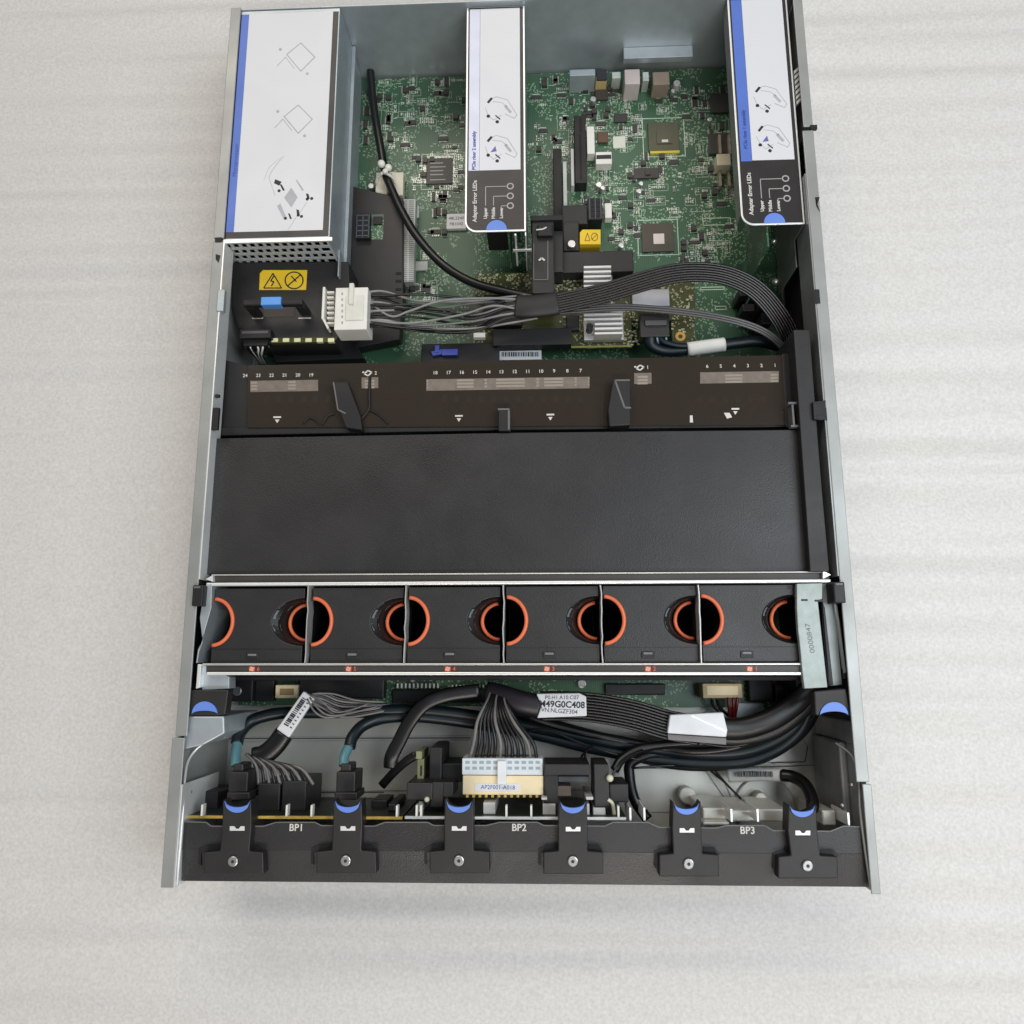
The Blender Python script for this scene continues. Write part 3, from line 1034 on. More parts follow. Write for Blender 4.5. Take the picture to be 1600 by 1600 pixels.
        pl(d1, [(0.50, base + 13 + o_), (0.58, base + 9.5 + o_)], 0.9)
    d2.build('label_drawing', paperg, lab)
    d1.build('label_drawing', ink, lab)
    d3 = MB()
    d3.prism([L(0.42, base + 15), L(0.50, base + 20), L(0.52, base + 15.5)], z1, z2)
    d3.build('label_drawing', mat('violet_ink', (0.13, 0.12, 0.42), 0.5), lab)
    return t, X0, X1, Y0


rm, RX0, RX1, RY0 = riser(726, 822, 80, 362, 266, 'riser_cage', 'middle steel riser cage with worn white stripe label above the black retainer post', 'PCIe riser 2 assembly', False)
rr, SX0, SX1, SY0 = riser(1159, 1258, 80, 351, 250, 'riser_cage', 'right steel riser cage with bright blue striped label beside the right rail', 'PCIe riser 1 assembly', True)
# bracket legs under the middle riser
mb = MB()
a = P(806, 366, 78)
mb.box(a.x - 1, a.x + 0.4, a.y - 1.5, a.y, 34, 79)
mb.box(RX1 - 0.9, RX1 + 0.1, RY0 - 3.2, RY0 - 0.2, 26, 79)
a = P(816, 390, 60)
mb.box(a.x - 7, a.x + 7, RY0 - 4, RY0 - 3.3, 58, 61)
mb.split('bracket_leg', bright, rm, bevel=0.2)
MB().box(RX1 - 14, RX1 - 12.5, RY0 + 2, YB - 30, 18, 72).build('riser_card', pcb, rm)
MB().box(RX1 - 30, RX1 - 14.1, RY0 + 8, YB - 40, 40, 66).build('riser_socket', black2, rm)
# slanted bracket under the right riser
mb = MB()
mb.prism([(SX1 - 1.0, SY0 - 22), (SX1 - 0.1, SY0 - 22), (SX1 - 0.1, SY0), (SX1 - 1.0, SY0)], 14, 58)
mb.split('bracket_leg', darksteel, rr)
mb = MB().box(SX1 - 26, SX1 - 24.7, SY0 - 14, YB - 30, 18, 74)
mb.build('riser_card', pcb, rr)
mb = MB()
for k in range(7):
    y = P(1252, 115 + k * 8, 80).y
    mb.prism([(SX1 + 1, y), (SX1 + 5, y + 4), (SX1 + 5, y + 6.5), (SX1 + 1, y + 2.5)], 76, 80)
mb.build('spring_fingers', bright, rr)

# ================================================================== RETAINER POST, BRACKET
rp = thing('card_retainer', 'black plastic card retainer post standing below the middle riser cage', 'retainer', P(850, 400, 10))
mb = MB().pb(831, 345, 866, 458, 58, 30)
mb.pb(862, 360, 880, 425, 50, 12)
mb.pb(833, 440, 866, 462, 52, 12)
mb.build('post', black, rp, bevel=0.8)
mb = MB().pb(829, 336, 880, 344, 60, 40)
mb.build('post_cap', black2, rp, bevel=0.6)
MB().pb(839, 350, 864, 368, 62, 57).build('latch_block', black2, rp, bevel=1.2)
mb = MB()
ln(mb, [(856, 376), (856, 437), (834, 437)], 58.6, 0.4)
ln(mb, [(834, 437), (834, 380)], 58.6, 0.3)
mb.build('post_ridge', mat('ridge_grey', (0.12, 0.12, 0.12), 0.5), rp)
mb = MB()
ln(mb, [(842, 407), (846.5, 403), (851, 407)], 58.7, 0.7)
ln(mb, [(838, 359), (848, 358), (854, 355)], 62.3, 0.5)
mb.build('arrow_mark', whiteprint, rp)

br = thing('board_bracket', 'black plastic bracket with a small yellow sticker beside the retainer post', 'bracket', P(930, 400, 10))
mb = MB().pb(878, 392, 990, 425, 42, 18)
mb.pb(880, 346, 905, 391.5, 34, 14)
mb.pb(878, 320, 918, 350, 30, 14)
mb.build('bracket_body', black, br, bevel=0.8)
o = MB().pp([(910, 358.5), (938.5, 358.5), (938.5, 381.5), (906, 381.5), (906, 363)], 36, 14).build('yellow_sticker', yellow, br, bevel=0.3)
mb = MB()
ln(mb, [(914, 376), (918, 364), (922, 376), (914, 376)], 36.2, 0.3)
ln(mb, [(929 + 5 * math.cos(i * .5236), 370 + 6 * math.sin(i * .5236)) for i in range(13)], 36.2, 0.3)
ln(mb, [(925, 374), (933, 366)], 36.2, 0.3)
mb.build('sticker_symbol', mat('brown_ink', (0.25, 0.16, 0.01), 0.5), o)
c = P(893, 381, 37)
MB().cyl(c[:2], 3.3, 34, 37.5, 18).build('screw', screwm, br, bevel=0.5)

# ================================================================== EXPANSION CARD WITH HEATSINK
ZE = 30.0
ec = thing('expansion_card', 'olive expansion card carrying a ribbed aluminium heatsink near the smoked window', 'circuit card', P(900, 490, 28))
mb = MB().pb(742, 425, 986, 545, ZE, ZE - 1.6)
mb.pb(986.5, 432, 1086, 500, ZE, ZE - 1.6).pb(1050, 500.5, 1086, 545, ZE, ZE - 1.6)
mb.build('card', pcbolive, ec)
MB().pb(742, 541.5, 986, 544, ZE + .4, ZE - 1.8).build('card_edge', mat('laminate_line', (0.30, 0.28, 0.06), 0.5), ec)
mb = MB().pb(770, 513, 893, 539, 40, ZE)
mb.pb(885, 492, 905, 515, 36, ZE)
mb.split('card_socket', black2, ec, bevel=0.6)
o = MB().pb(755, 460, 815, 508, 38, ZE).build('capacitor_pack', black2, ec, bevel=1)
# heatsink
mb = MB()
z0 = ZE
mb.pb(912, 415, 957, 482, z0 + 6, z0 + 1).pb(912, 480, 974, 531, z0 + 6, z0 + 1)
nfin = 0
y = 415.0
hs_ = mb.build('heatsink', alu, ec, bevel=0.3)
mb = MB()
while y < 524:
    x1_ = 955 if y < 484 else 973
    x0_ = 912 if y < 500 else 929
    mb.pb(x0_, y, x1_, y + 3.4, z0 + 17, z0 + 6)
    y += 7.4
mb.build('heatsink_fins', mat('bright_aluminium', (0.66, 0.66, 0.65), 0.4, 0.4, vary=0.04), hs_, bevel=0.25)
c = P(921, 515, z0 + 8)
MB().cyl(c[:2], 2.6, z0 + 6, z0 + 13, 16).build('push_pin', black2, hs_)
o = MB().pb(1000, 490, 1046, 526, 44, ZE).build('cable_socket', black, ec, bevel=0.8)
MB().pb(1008, 500, 1042, 508, 46, 43).build('socket_tab', mat('grey_black', (0.06, 0.06, 0.065), 0.5), o, bevel=0.4)
mb = MB()
rc = P(1063, 526, ZE)
for k in range(24):
    a0, a1 = 2 * math.pi * k / 24, 2 * math.pi * (k + 1) / 24
    mb.prism([(rc.x + r_ * math.cos(a_), rc.y + r_ * math.sin(a_)) for r_, a_ in ((3.9, a0), (3.9, a1), (1.7, a1), (1.7, a0))], ZE, ZE + 0.5)
mb.build('gold_mounting_ring', mat('gold_ring', (0.75, 0.42, 0.10), 0.35, 0.5), ec)
mb = MB()
for _ in range(220):
    a, b = random.choice(((750, 905, 428, 450), (880, 912, 430, 510), (975, 998, 490, 540), (1010, 1084, 435, 485), (1050, 1084, 450, 515)))[0:2], None
for (a, b, c, d, n) in ((750, 428, 835, 458, 60), (868, 428, 912, 455, 50), (875, 470, 912, 505, 25), (975, 495, 998, 540, 30), (988, 436, 1084, 486, 70), (1050, 500, 1084, 520, 12)):
    for _ in range(n):
        p = P(random.uniform(a, c), random.uniform(b, d), ZE)
        l, s = random.uniform(.8, 2.6), random.uniform(.6, 1.6)
        mb.box(p.x - l / 2, p.x + l / 2, p.y - s / 2, p.y + s / 2, ZE, ZE + random.uniform(.4, 1.6))
o = mb.build('card_chips', mat('card_component', (0.42, 0.42, 0.27), 0.45, 0.2, vary=0.4, nscale=300), ec)
o['kind'] = 'stuff'
MB().pb(988, 452, 1046, 478, 36, ZE).build('grey_chip', paperg, ec, bevel=0.4)
MB().pb(740, 520, 758, 527, ZE + 5, ZE).build('white_tab', white, ec)

# dark box with blue tab and label, in front of the card
bm = thing('battery_module', 'dark slim module with a small blue tab behind the smoked window', 'module', P(720, 550, 10))
MB().pb(658, 536, 780, 570, 36, ZB).build('module_body', black2, bm, bevel=0.8)
mb = MB().pb(690, 545, 715, 555, 39, 36).pb(679, 539, 686, 551, 39, 36)
mb.pp([(673, 549), (690, 545), (692, 553), (676, 556)], 38.5, 36)
mb.build('blue_tab', mat('deep_blue_plastic', (0.055, 0.085, 0.42), 0.45), bm, bevel=0.4)
ms = MB().pb(780, 548, 846, 562, 30, 28).build('barcode_sticker', paper)
tag(ms, 'narrow white barcode sticker beside the dark module with the blue tab', 'sticker')
mb = MB()
x = 784
while x < 842:
    wd = random.choice((0.8, 1.4, 2.2))
    mb.pb(x, 550, x + wd, 557, 30.1, 30.0)
    x += wd + random.choice((0.9, 1.5))
mb.build('barcode', ink, ms)

# ================================================================== CABLES, REAR HALF
# white plug, its wires, sleeve and flat ribbon
pc = thing('power_cable', 'black flat power cable with big white plug arching to the right wall', 'cable', P(570, 480, 50))
o = MB().pb(523, 449, 574, 515, 68, 48).build('white_plug', white, pc, bevel=0.6)
mb = MB().pb(540, 462, 568, 500, 69, 67).pb(545, 442, 552, 475, 70.5, 66)
mb.build('plug_latch', mat('ivory_nylon', (0.70, 0.69, 0.62), 0.5), o, bevel=0.4)
mb = MB()
for k in range(6):
    mb.pb(533.5, 457 + k * 9, 536, 461 + k * 9, 68.2, 67)
mb.build('plug_slot', mat('slot_shadow', (0.35, 0.35, 0.31), 0.5), o)
nw = 12
for k in range(nw):
    ys_ = 457 + k * 4.9
    ye = 462 + random.uniform(-3, 3) + (k * 33 / nw)
    m1 = 456 + (k * 4.6) + random.uniform(-9, 9)
    m2 = 462 + (k * 4.3) + random.uniform(-10, 8)
    z = 58
    pts = path([(572, ys_, z), (600, ys_ + random.uniform(-2, 4), z + random.uniform(-2, 2)), (655, m1 + 8, 54 + random.uniform(-6, 6)),
                (735, m2 + 8, 52 + random.uniform(-6, 6)), (790, ye + 3, 56), (822, ye, 57)], 8)
    MB().tube(pts, 0.95, 7).build('wire', wirem if k % 3 else mat('highlit_wire', (0.22, 0.22, 0.22), 0.3, vary=0.2), pc, smooth=True)  # every third wire is paler, with the highlights put into its colour
mb = MB()
slp = path([(806, 478, 57), (826, 479, 58), (850, 477, 58), (872, 474, 58)], 6)
mb.tube(slp, 9.2, 16, 0.42)
mb.build('sleeve', black, pc, smooth=True)
rib = path([(862, 476, 57), (900, 468, 57), (950, 456, 58), (1000, 441, 60), (1050, 428, 62), (1095, 425, 62), (1140, 432, 60), (1180, 452, 56), (1212, 486, 50), (1234, 525, 42), (1246, 575, 32)], 10)
for k in range(8):
    d = (k - 3.5) * 2.12
    MB().tube(shift(rib, d, 0.25 * (k - 3.5)), 1.08, 8).build('ribbon_wire', wirem, pc, smooth=True)

cb = MB().tube(path([(578, 100, 16), (583, 160, 20), (590, 205, 24), (596, 238, 26), (602, 270, 26), (614, 300, 29), (628, 330, 32), (652, 370, 36), (690, 412, 40), (735, 440, 42), (790, 456, 46), (836, 466, 50)], 8), 3.4, 14).build('round_cable', rubber, smooth=True)
tag(cb, 'thick round black cable running from the white tie mount to the retainer post', 'cable')
tm = thing('cable_tie_mount', 'ivory square cable tie mount with knotted tie over the round cable', 'cable tie mount', P(608, 285, 12))
mb = MB().pb(587, 269, 605, 305, 20, 12).pb(611, 269, 630, 305, 20, 12).pb(600, 268, 618, 280, 19, 12)
mb.split('mount_base', mat('ivory_mount', (0.66, 0.62, 0.50), 0.5), tm, bevel=0.6)
mb = MB()
for a, b, r in ((596, 256, 3.2), (607, 262, 3.0), (602, 268, 2.4)):
    c = P(a, b, 34)
    mb.ball((c.x, c.y, 34), r)
mb.tube(path([(598, 270, 33), (590, 278, 26), (588, 286, 21)], 5), 1.2, 8).tube(path([(603, 270, 33), (614, 278, 26), (617, 286, 21)], 5), 1.2, 8)
mb.build('tie_knot', mat('tie_white', (0.80, 0.78, 0.70), 0.45), tm, smooth=True)

sc2 = MB()
fp = path([(868, 486, 52), (905, 484, 51), (960, 480, 51), (1010, 482, 51), (1080, 489, 51), (1150, 502, 50), (1200, 522, 46), (1236, 556, 38)], 8)
for k in range(3):
    sc2.tube(shift(fp, (k - 1) * 1.9), 1.05, 8)
sc2 = sc2.build('thin_flat_cable', mat('grey_cable', (0.075, 0.075, 0.078), 0.3), smooth=True)
tag(sc2, 'narrow grey three-core flat cable below the arching ribbon cable', 'cable')

lc = thing('labelled_cable', 'black signal cable with a plain white sleeve label near the right wall', 'cable', P(1140, 540, 20))
mb = MB()
mb.tube(path([(1015, 524, 40), (1018, 540, 38), (1040, 548, 36), (1075, 546, 36), (1110, 542, 36), (1150, 536, 36), (1190, 534, 34), (1240, 548, 30)], 8), 4.6, 12, 0.8)
mb.tube(path([(1030, 524, 40), (1036, 534, 40), (1062, 541, 39), (1095, 540, 38)], 8), 2.6, 10)
mb.split('cable_sheath', bluesheath, lc, smooth=True)
MB().tube(path([(1074, 546, 38), (1102, 542, 38), (1132, 538, 38)], 6), 5.4, 14, 0.85).build('white_label', white, lc, smooth=True)
mb = MB()
for k in range(5):
    a = 1012 + k * 7
    mb.tube(path([(a, 524, 42), (a + 2, 534, 40), (a + 8, 546, 32)], 5), 0.9, 6)
mb.build('wire_ends', mat('pale_blue_wire', (0.20, 0.30, 0.40), 0.4), lc, smooth=True)

pl_ = thing('pigtail_cable', 'small black plug with thin pale wires at lower left of the warning cover', 'cable', P(400, 530, 50))
o = MB().pb(374, 514, 423, 528, 62, 50).pb(380, 528, 418, 540, 58, 48).build('plug', black2, pl_, bevel=0.5)
mb = MB().pb(378, 517, 419, 521, 62.3, 61)
mb.build('plug_slot', mat('plug_grey', (0.07, 0.07, 0.07), 0.4), o)
for k in range(7):
    a = 384 + k * 5.5
    MB().tube(path([(a, 537, 56), (a + random.uniform(-2, 4), 545, 54), (398 + k * 2.2, 556, 44), (408 + k * 1.6, 568, 30)], 6), 0.8, 6).build('wire', white if k % 2 else wirem, pl_, smooth=True)

# clutter against the right wall behind the post
rt = thing('wall_cable_clip', 'black plastic cable clips fixed along the right inner wall', 'cable clip', P(1180, 480, 20))
mb = MB()
for (a, b, c, d, zt) in ((1155, 450, 1172, 462, 34), (1178, 455, 1196, 466, 36), (1184, 464, 1200, 480, 38), (1160, 474, 1180, 486, 32), (1190, 488, 1206, 506, 38)):
    mb.pb(a, b, c, d, zt, 10)
mb.split('clip_body', black2, rt, bevel=1)
mb = MB()
mb.ball(P(1212, 440, 40), 3.0)
mb.ball(P(1209, 377, 50), 2.2)
mb.split('clip_screw', screwm, rt, smooth=True)

for pts in ([(574, 470, 58), (610, 494, 58), (640, 486, 60), (690, 470, 62), (760, 466, 60), (812, 468, 58)], [(574, 500, 58), (640, 505, 56), (720, 492, 58), (770, 478, 60), (815, 484, 58)], [(574, 508, 56), (650, 512, 52), (730, 514, 52), (790, 506, 54), (840, 497, 56)]):
    MB().tube(path(pts, 8), 0.9, 7).build('wire', mat('highlit_wire', (0.22, 0.22, 0.22), 0.3), pc, smooth=True)

# ================================================================== AIR BAFFLE
ZW, ZA = 70.0, 76.0
ab = thing('air_baffle', 'wide black air baffle with smoked clear window across the middle of the case', 'air baffle', (-20, 100, 12))
MB().pp([(388, 571), (1222, 555), (1228, 664), (386, 668)], ZW, ZW - 1.6).build('smoked_window', smoked, ab)
mb = MB()
mb.pp([(330, 685), (800, 676), (1251, 671), (1257, 745), (1264, 893), (312, 897), (322, 745)], ZA, ZA - 2)
mb.build('top_panel', grain, ab, bevel=0.6)
mb = MB()
mb.pp([(330, 668), (1228, 657), (1238, 667), (800, 672), (329, 681)], ZW - 1, ZW - 14)
mb.split('panel_step', black2, ab, bevel=0.5)
mb = MB()
mb.pp([(343, 560), (390, 572), (386, 680), (332, 682)], ZW - 3, ZW - 20)
mb.build('left_end', black2, ab, bevel=0.6)
mb = MB()
mb.pp([(1222, 552), (1243, 552), (1250, 668), (1228, 668)], ZW, 20)
mb.build('right_end', black2, ab, bevel=0.6)
pst = MB().pp([(1240, 515), (1265, 515), (1282, 735), (1296, 893), (1266, 893), (1255, 735)], 84, 12).build('side_column', black, ab, bevel=0.5)
mb = MB().pp([(1275, 648), (1288, 648), (1289, 652), (1276, 655)], 87, 80).pp([(1270, 628), (1290, 625), (1291, 656), (1272, 655)], 86.8, 80)
mb.build('column_hook', black2, pst, bevel=0.3)
mb = MB().pb(1232, 628, 1246, 631, 80, 76).pb(1236, 664, 1250, 667, 80, 76).pb(1238, 632, 1241, 664, 80, 70)
mb.split('column_rib', mat('edge_grey', (0.13, 0.13, 0.13), 0.5), pst)
# finger ribs
def frib(pts, z0, z1, mlbl):
    o = MB().pp(pts, z1, z0).build('finger_rib', black2, ab, bevel=0.8)
    return o


o = frib([(521, 597), (543, 596), (563, 650), (566, 672), (540, 668), (524, 628)], ZW - 6, ZW + 7, None)
mb = MB()
ln(mb, [(521, 597), (528, 640), (540, 646)], ZW + 7.3, 0.5)
mb.build('rib_edge', MATS['edge_grey'], o)
o = frib([(958, 592), (985, 592), (985, 664), (952, 666), (950, 640)], ZW - 6, ZW + 9, None)
mb = MB()
ln(mb, [(984, 594), (961, 594), (976, 637), (986, 637)], ZW + 9.3, 0.6)
mb.build('rib_edge', MATS['edge_grey'], o)
o = MB().pb(779, 639, 796, 673, ZW + 8, ZW - 4).build('latch', black2, ab, bevel=0.5)
MB().pb(793.5, 641, 796.5, 671, ZW + 8.6, ZW).pb(778, 638, 796, 640.5, ZW + 8.4, ZW).build('latch_edge', MATS['edge_grey'], o)
# print and stickers on the window
zt = ZW + 0.15
st = MB()


def slab(m, x0, x1, y0, y1, sl):
    m.pp([(x0, y0 - sl * (x0 - 800)), (x1, y0 - sl * (x1 - 800)), (x1, y1 - sl * (x1 - 800)), (x0, y1 - sl * (x0 - 800))], zt, ZW + .02)


slope = 0.016
slab(st, 391, 497, 588.5, 606, slope)
slab(st, 666, 921, 590.5, 608.5, slope)
slab(st, 1094, 1217, 586.5, 604, slope)
slab(st, 565, 591, 586, 603, slope)
slab(st, 991, 1018, 586, 603, slope)
st.split('dimm_sticker', stickerbrown, ab)
zt = ZW + 0.28
st = MB()
for a, b in ((392, 402), (450, 462), (714, 740), (775, 820), (850, 880), (757, 761), (838, 842), (898, 901), (1133, 1160), (1204, 1216), (570, 585), (996, 1012), (667, 669), (919, 921)):
    for yy in (590, 595, 600):
        slab(st, a, b, (yy if a < 500 or 560 < a < 600 else yy + 1.5) - (1 if a > 950 else 0), (yy if a < 500 or 560 < a < 600 else yy + 1.5) + 3.2 - (1 if a > 950 else 0), slope)
st.build('sticker_symbol', mat('sticker_pale', (0.30, 0.255, 0.215), 0.5), ab)
for words, x0_, pitch, y0_, sl_ in (('24 23 22 21 20 19', 383, 20.6, 587, .2), ('18 17 16 15 14 13 12 11 10 9 8 7', 680, 20.65, 582.6, .3), ('6 5 4 3 2 1', 1105, 21.2, 572.5, .3), ('2', 587, 1, 583, 0), ('1', 1012, 1, 574, 0)):
    tx = MB()
    for k, wd in enumerate(words.split()):
        tx.text(wd, x0_ + k * pitch, y0_ - sl_ * k, zt, 2.5, 0.6, bold=0.05)
    tx.build('slot_numbers', whiteprint, ab)
for (a, b) in ((575, 583), (1000, 574.5)):
    mb = MB()
    ln(mb, [(a - 6, b + 1), (a, b - 4), (a + 6, b - 1), (a, b + 4), (a - 6, b + 1)], zt, 0.5)
    ln(mb, [(a - 9, b - 1), (a - 6, b - 2)], zt, 0.5)
    mb.build('processor_symbol', whiteprint, ab)
for (a, b) in ((433, 655), (717, 653), (860, 651), (1149, 642)):
    mb = MB().pb(a - 6, b - 4.5, a + 6, b - 2, zt, ZW)
    mb.pp([(a - 3.5, b + 0.5), (a + 3.5, b + 0.5), (a, b + 6)], zt, ZW)
    mb.build('press_arrow', whiteprint, ab)
mb = MB().pp([(1078, 649), (1082, 649), (1083, 660), (1078, 660)], zt, ZW)
mb.pp([(1131, 645), (1140, 645), (1144, 652), (1136, 654)], zt, ZW)
mb.split('print_fleck', whiteprint, ab)
# arched thin cables seen under the window
uc = MB()
uc.tube(path([(474, 662, ZW + .6), (482, 653, ZW + 1), (492, 656, ZW + 1), (498, 664, ZW + .6)], 6), 0.6, 6)
uc.tube(path([(503, 664, ZW + .6), (512, 650, ZW + 1), (522, 646, ZW + 1)], 6), 0.8, 6)
uc.tube(path([(578, 590, ZW + .6), (577, 620, ZW + 1), (576, 640, ZW + 1), (560, 660, ZW + 1)], 6), 1.1, 6)
uc.tube(path([(576, 640, ZW + 1), (592, 648, ZW + 1), (606, 662, ZW + .6)], 6), 0.7, 6)
uc.split('mould_ridges', black2, ab, smooth=True)

# ================================================================== FAN CAGE
ZF = 82.0
fc = thing('fan_cage', 'long metal-edged fan cage crossing the case with six numbered fan bays', 'fan cage', (-20, 10, 10))


def strip(m, x0, y0, x1, y1, wpx, z, zb):
    m.pp([(x0, y0 - wpx / 2), (x1, y1 - wpx / 2), (x1, y1 + wpx / 2), (x0, y0 + wpx / 2)], z, zb)


mb = MB()
strip(mb, 322, 913, 1298, 907.5, 4.6, ZF, ZF - 8)
strip(mb, 323, 1052.5, 1252, 1052.5, 4.6, ZF + .5, ZF - 6)
mb.split('bright_edge', bright, fc, bevel=0.4)
mb = MB()
strip(mb, 316, 1038.2, 1252, 1037.5, 3.2, ZF, ZF - 6)
strip(mb, 330, 898.5, 1292, 893.5, 2, ZF - 2, ZF - 8)
mb.split('grey_edge', mat('satin_steel_edge', (0.55, 0.55, 0.53), 0.4, 0.5), fc, bevel=0.3)
mb = MB()
strip(mb, 330, 905.5, 1296, 900.5, 11.5, ZF - 3, 30)
strip(mb, 322, 1045.5, 1252, 1045, 11, ZF - 1.5, 20)
mb.split('channel', mat('channel_brown_black', (0.042, 0.038, 0.034), 0.5), fc, bevel=0.3)
strip_ = None
mb = MB()
strip(mb, 330, 1060, 1250, 1060, 6, 40, 12)
mb.build('front_wall', black2, fc)
mb = MB().pp([(321, 905), (332, 899), (333, 909)], ZF + .2, ZF - 3).pp([(1298, 898), (1286, 892), (1286, 904)], ZF + .2, ZF - 3)
mb.split('direction_arrow', bright, fc)
# dividers
DX = [480 + 153.4 * k for k in range(5)]
for k, x in enumerate(DX):
    mb = MB()
    xw = P(x, 970, ZF).x
    ya, yb = P(x, 914, ZF).y, P(x, 1036, ZF).y
    n = 9
    pts = [Vector((xw + random.uniform(-.45, .45), ya + (yb - ya) * i / n, ZF - 1.0 - (4 if i in (6,) else 0))) for i in range(n + 1)]
    for p, q in zip(pts, pts[1:]):
        t = Vector((-(q - p).y, (q - p).x, 0)).normalized() * 0.38
        mb.prism([(p + t)[:2], (p - t)[:2], (q - t)[:2], (q + t)[:2]], 71, ZF + 0.6)
    mb.build('divider', MATS['satin_steel_edge'], fc)
    MB().box(xw - 0.5, xw + 0.5, yb, ya, 14, 70.9).build('divider_shade', black2, fc)  # lower half in black, painting in the dark of the fan wells
# numbers
tx = MB()
for k in range(6):
    x = (397, 548, 703, 858, 1016, 1175)[k]
    n = 6 - k
    y = 1045.3
    tx.text(str(n), x + 6.5, y, ZF - 0.9, 2.6, 0, bold=0.12)
    tx.pb(x - 8, y - 4, x + 1, y + 4, ZF - 1.2, ZF - 1.45)
tx.build('fan_number', red, fc)
mb = MB()
for k in range(6):
    x = (397, 548, 703, 858, 1016, 1175)[k]
    c = P(x - 3.5, 1045.3, ZF - 1.1)
    for j in range(4):
        a = j * math.pi / 2 + .4
        mb.cyl((c.x + 0.9 * math.cos(a), c.y + 0.9 * math.sin(a)), 0.75, ZF - 1.2, ZF - 1.0, 10)
mb.build('fan_symbol', mat('pale_red_print', (0.75, 0.40, 0.28), 0.5), fc)
# black filler block added behind the last fan to keep its well dark
a_, b_ = P(1249, 930, 60), P(1262, 1035, 60)
MB().box(a_.x, b_.x + 6, b_.y, a_.y, 12, 66).build('end_filler', black2, fc)
# left end plate
mb = MB()
lpts = [(320, 915), (331, 913), (330, 950), (320, 985), (316, 1004), (311, 1018), (308, 1036), (306, 1036), (309, 1015), (316, 1000), (312, 965), (316, 940)]
mb.pp(lpts, ZF + 1, 30)
mb.pp([(309, 1040), (324, 1040), (358, 1058), (358, 1076), (316, 1078), (309, 1060)], ZF - 3, ZF - 14)
mb.build('end_plate', steel, fc, bevel=0.3)
mb = MB()
mb.pp([(309, 1038), (314, 1038), (312, 1074), (306, 1076)], ZF + 2, 40)
mb.build('end_plate_edge', bright, fc, bevel=0.2)
# right end plate: broad zinc flange plus dark channel
mb = MB()
ep = MB().pp([(1245, 912), (1285, 911), (1285, 936), (1278, 938), (1293, 1074), (1257, 1076), (1254, 1052), (1250, 1010), (1247, 985), (1245, 950)], ZF + 2, ZF - 2).build('end_plate', mat('zinc_plate', (0.34, 0.39, 0.375), 0.55, 0.3, vary=0.10, nscale=160, bump=0.2), fc, bevel=0.4)
MB().text('0000847', 1266, 997, ZF + 2.1, 3.2, 96, wide=1.2).build('stamped_number', stamp, ep)
mb = MB().pb(1252, 936, 1262, 939, ZF + 2.2, ZF).pb(1273, 937, 1286, 940, ZF + 2.2, ZF)
mb.build('plate_slot', ink, ep)
mb = MB()
mb.pp([(1284, 912), (1301, 911), (1304, 945), (1316, 1070), (1296, 1072), (1290, 1000)], ZF - 6, ZF - 10)
mb.build('end_channel', mat('channel_steel', (0.25, 0.28, 0.28), 0.5, 0.5), fc, bevel=0.3)
mb = MB()
mb.pp([(1285, 940), (1289, 950), (1302, 1070), (1297, 1072), (1291, 1010)], ZF - 5.5, ZF - 7)
mb.pp([(1308, 950), (1314, 975), (1322, 1060), (1318, 1060), (1312, 990)], ZF - 4.5, ZF - 8)
mb.build('channel_gap', ink, fc)
MB().pp([(1303, 940), (1308, 946), (1322, 1050), (1319, 1052), (1309, 975), (1305, 955)], ZF - 3, ZF - 6).build('channel_lip', steel, fc)
# black clips over the rails
for q in ((300, 914, 317, 947), (1303, 909, 1321, 942)):
    o = MB().pb(*q, 89, 70).build('rail_hook', black2, fc, bevel=0.8)
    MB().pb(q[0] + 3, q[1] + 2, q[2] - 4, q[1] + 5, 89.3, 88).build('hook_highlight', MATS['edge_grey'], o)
# thumb handles with blue crescents
def crescent(cx, cy, rx, ry, depth, z, up=True, n=20):
    s = -1 if up else 1
    outer = [(cx + rx * math.cos(math.pi * i / n), cy + s * ry * math.sin(math.pi * i / n)) for i in range(n + 1)]
    inner = [(cx - rx * math.cos(math.pi * i / n), cy + s * depth * math.sin(math.pi * i / n)) for i in range(n + 1)]
    return outer + inner[1:-1]


hl = MB().pp([(296, 1078), (357, 1078), (352, 1116), (340, 1118), (300, 1118), (291, 1120)], ZF + 1, ZF - 8).build('thumb_handle', black, fc, bevel=0.8)
MB().pp(crescent(319.5, 1116, 20, 20, 5.5, ZF), ZF + 1.8, ZF).build('touch_mark', blue, hl, bevel=0.3)
hl = MB().pp([(1272, 1080), (1322, 1076), (1331, 1118), (1327, 1119), (1322, 1108), (1303, 1104), (1284, 1110), (1279, 1119), (1274, 1116)], ZF + 1, ZF - 8).build('thumb_handle', black, fc, bevel=0.8)
MB().pp(crescent(1303.5, 1118, 22, 21, 6.5, ZF), ZF + 1.8, ZF).build('touch_mark', blue, hl, bevel=0.3)

# ================================================================== FANS
ZT = ZF - 3.0


mat('well_black', (0.004, 0.004, 0.004), 0.6, spec=0.2)


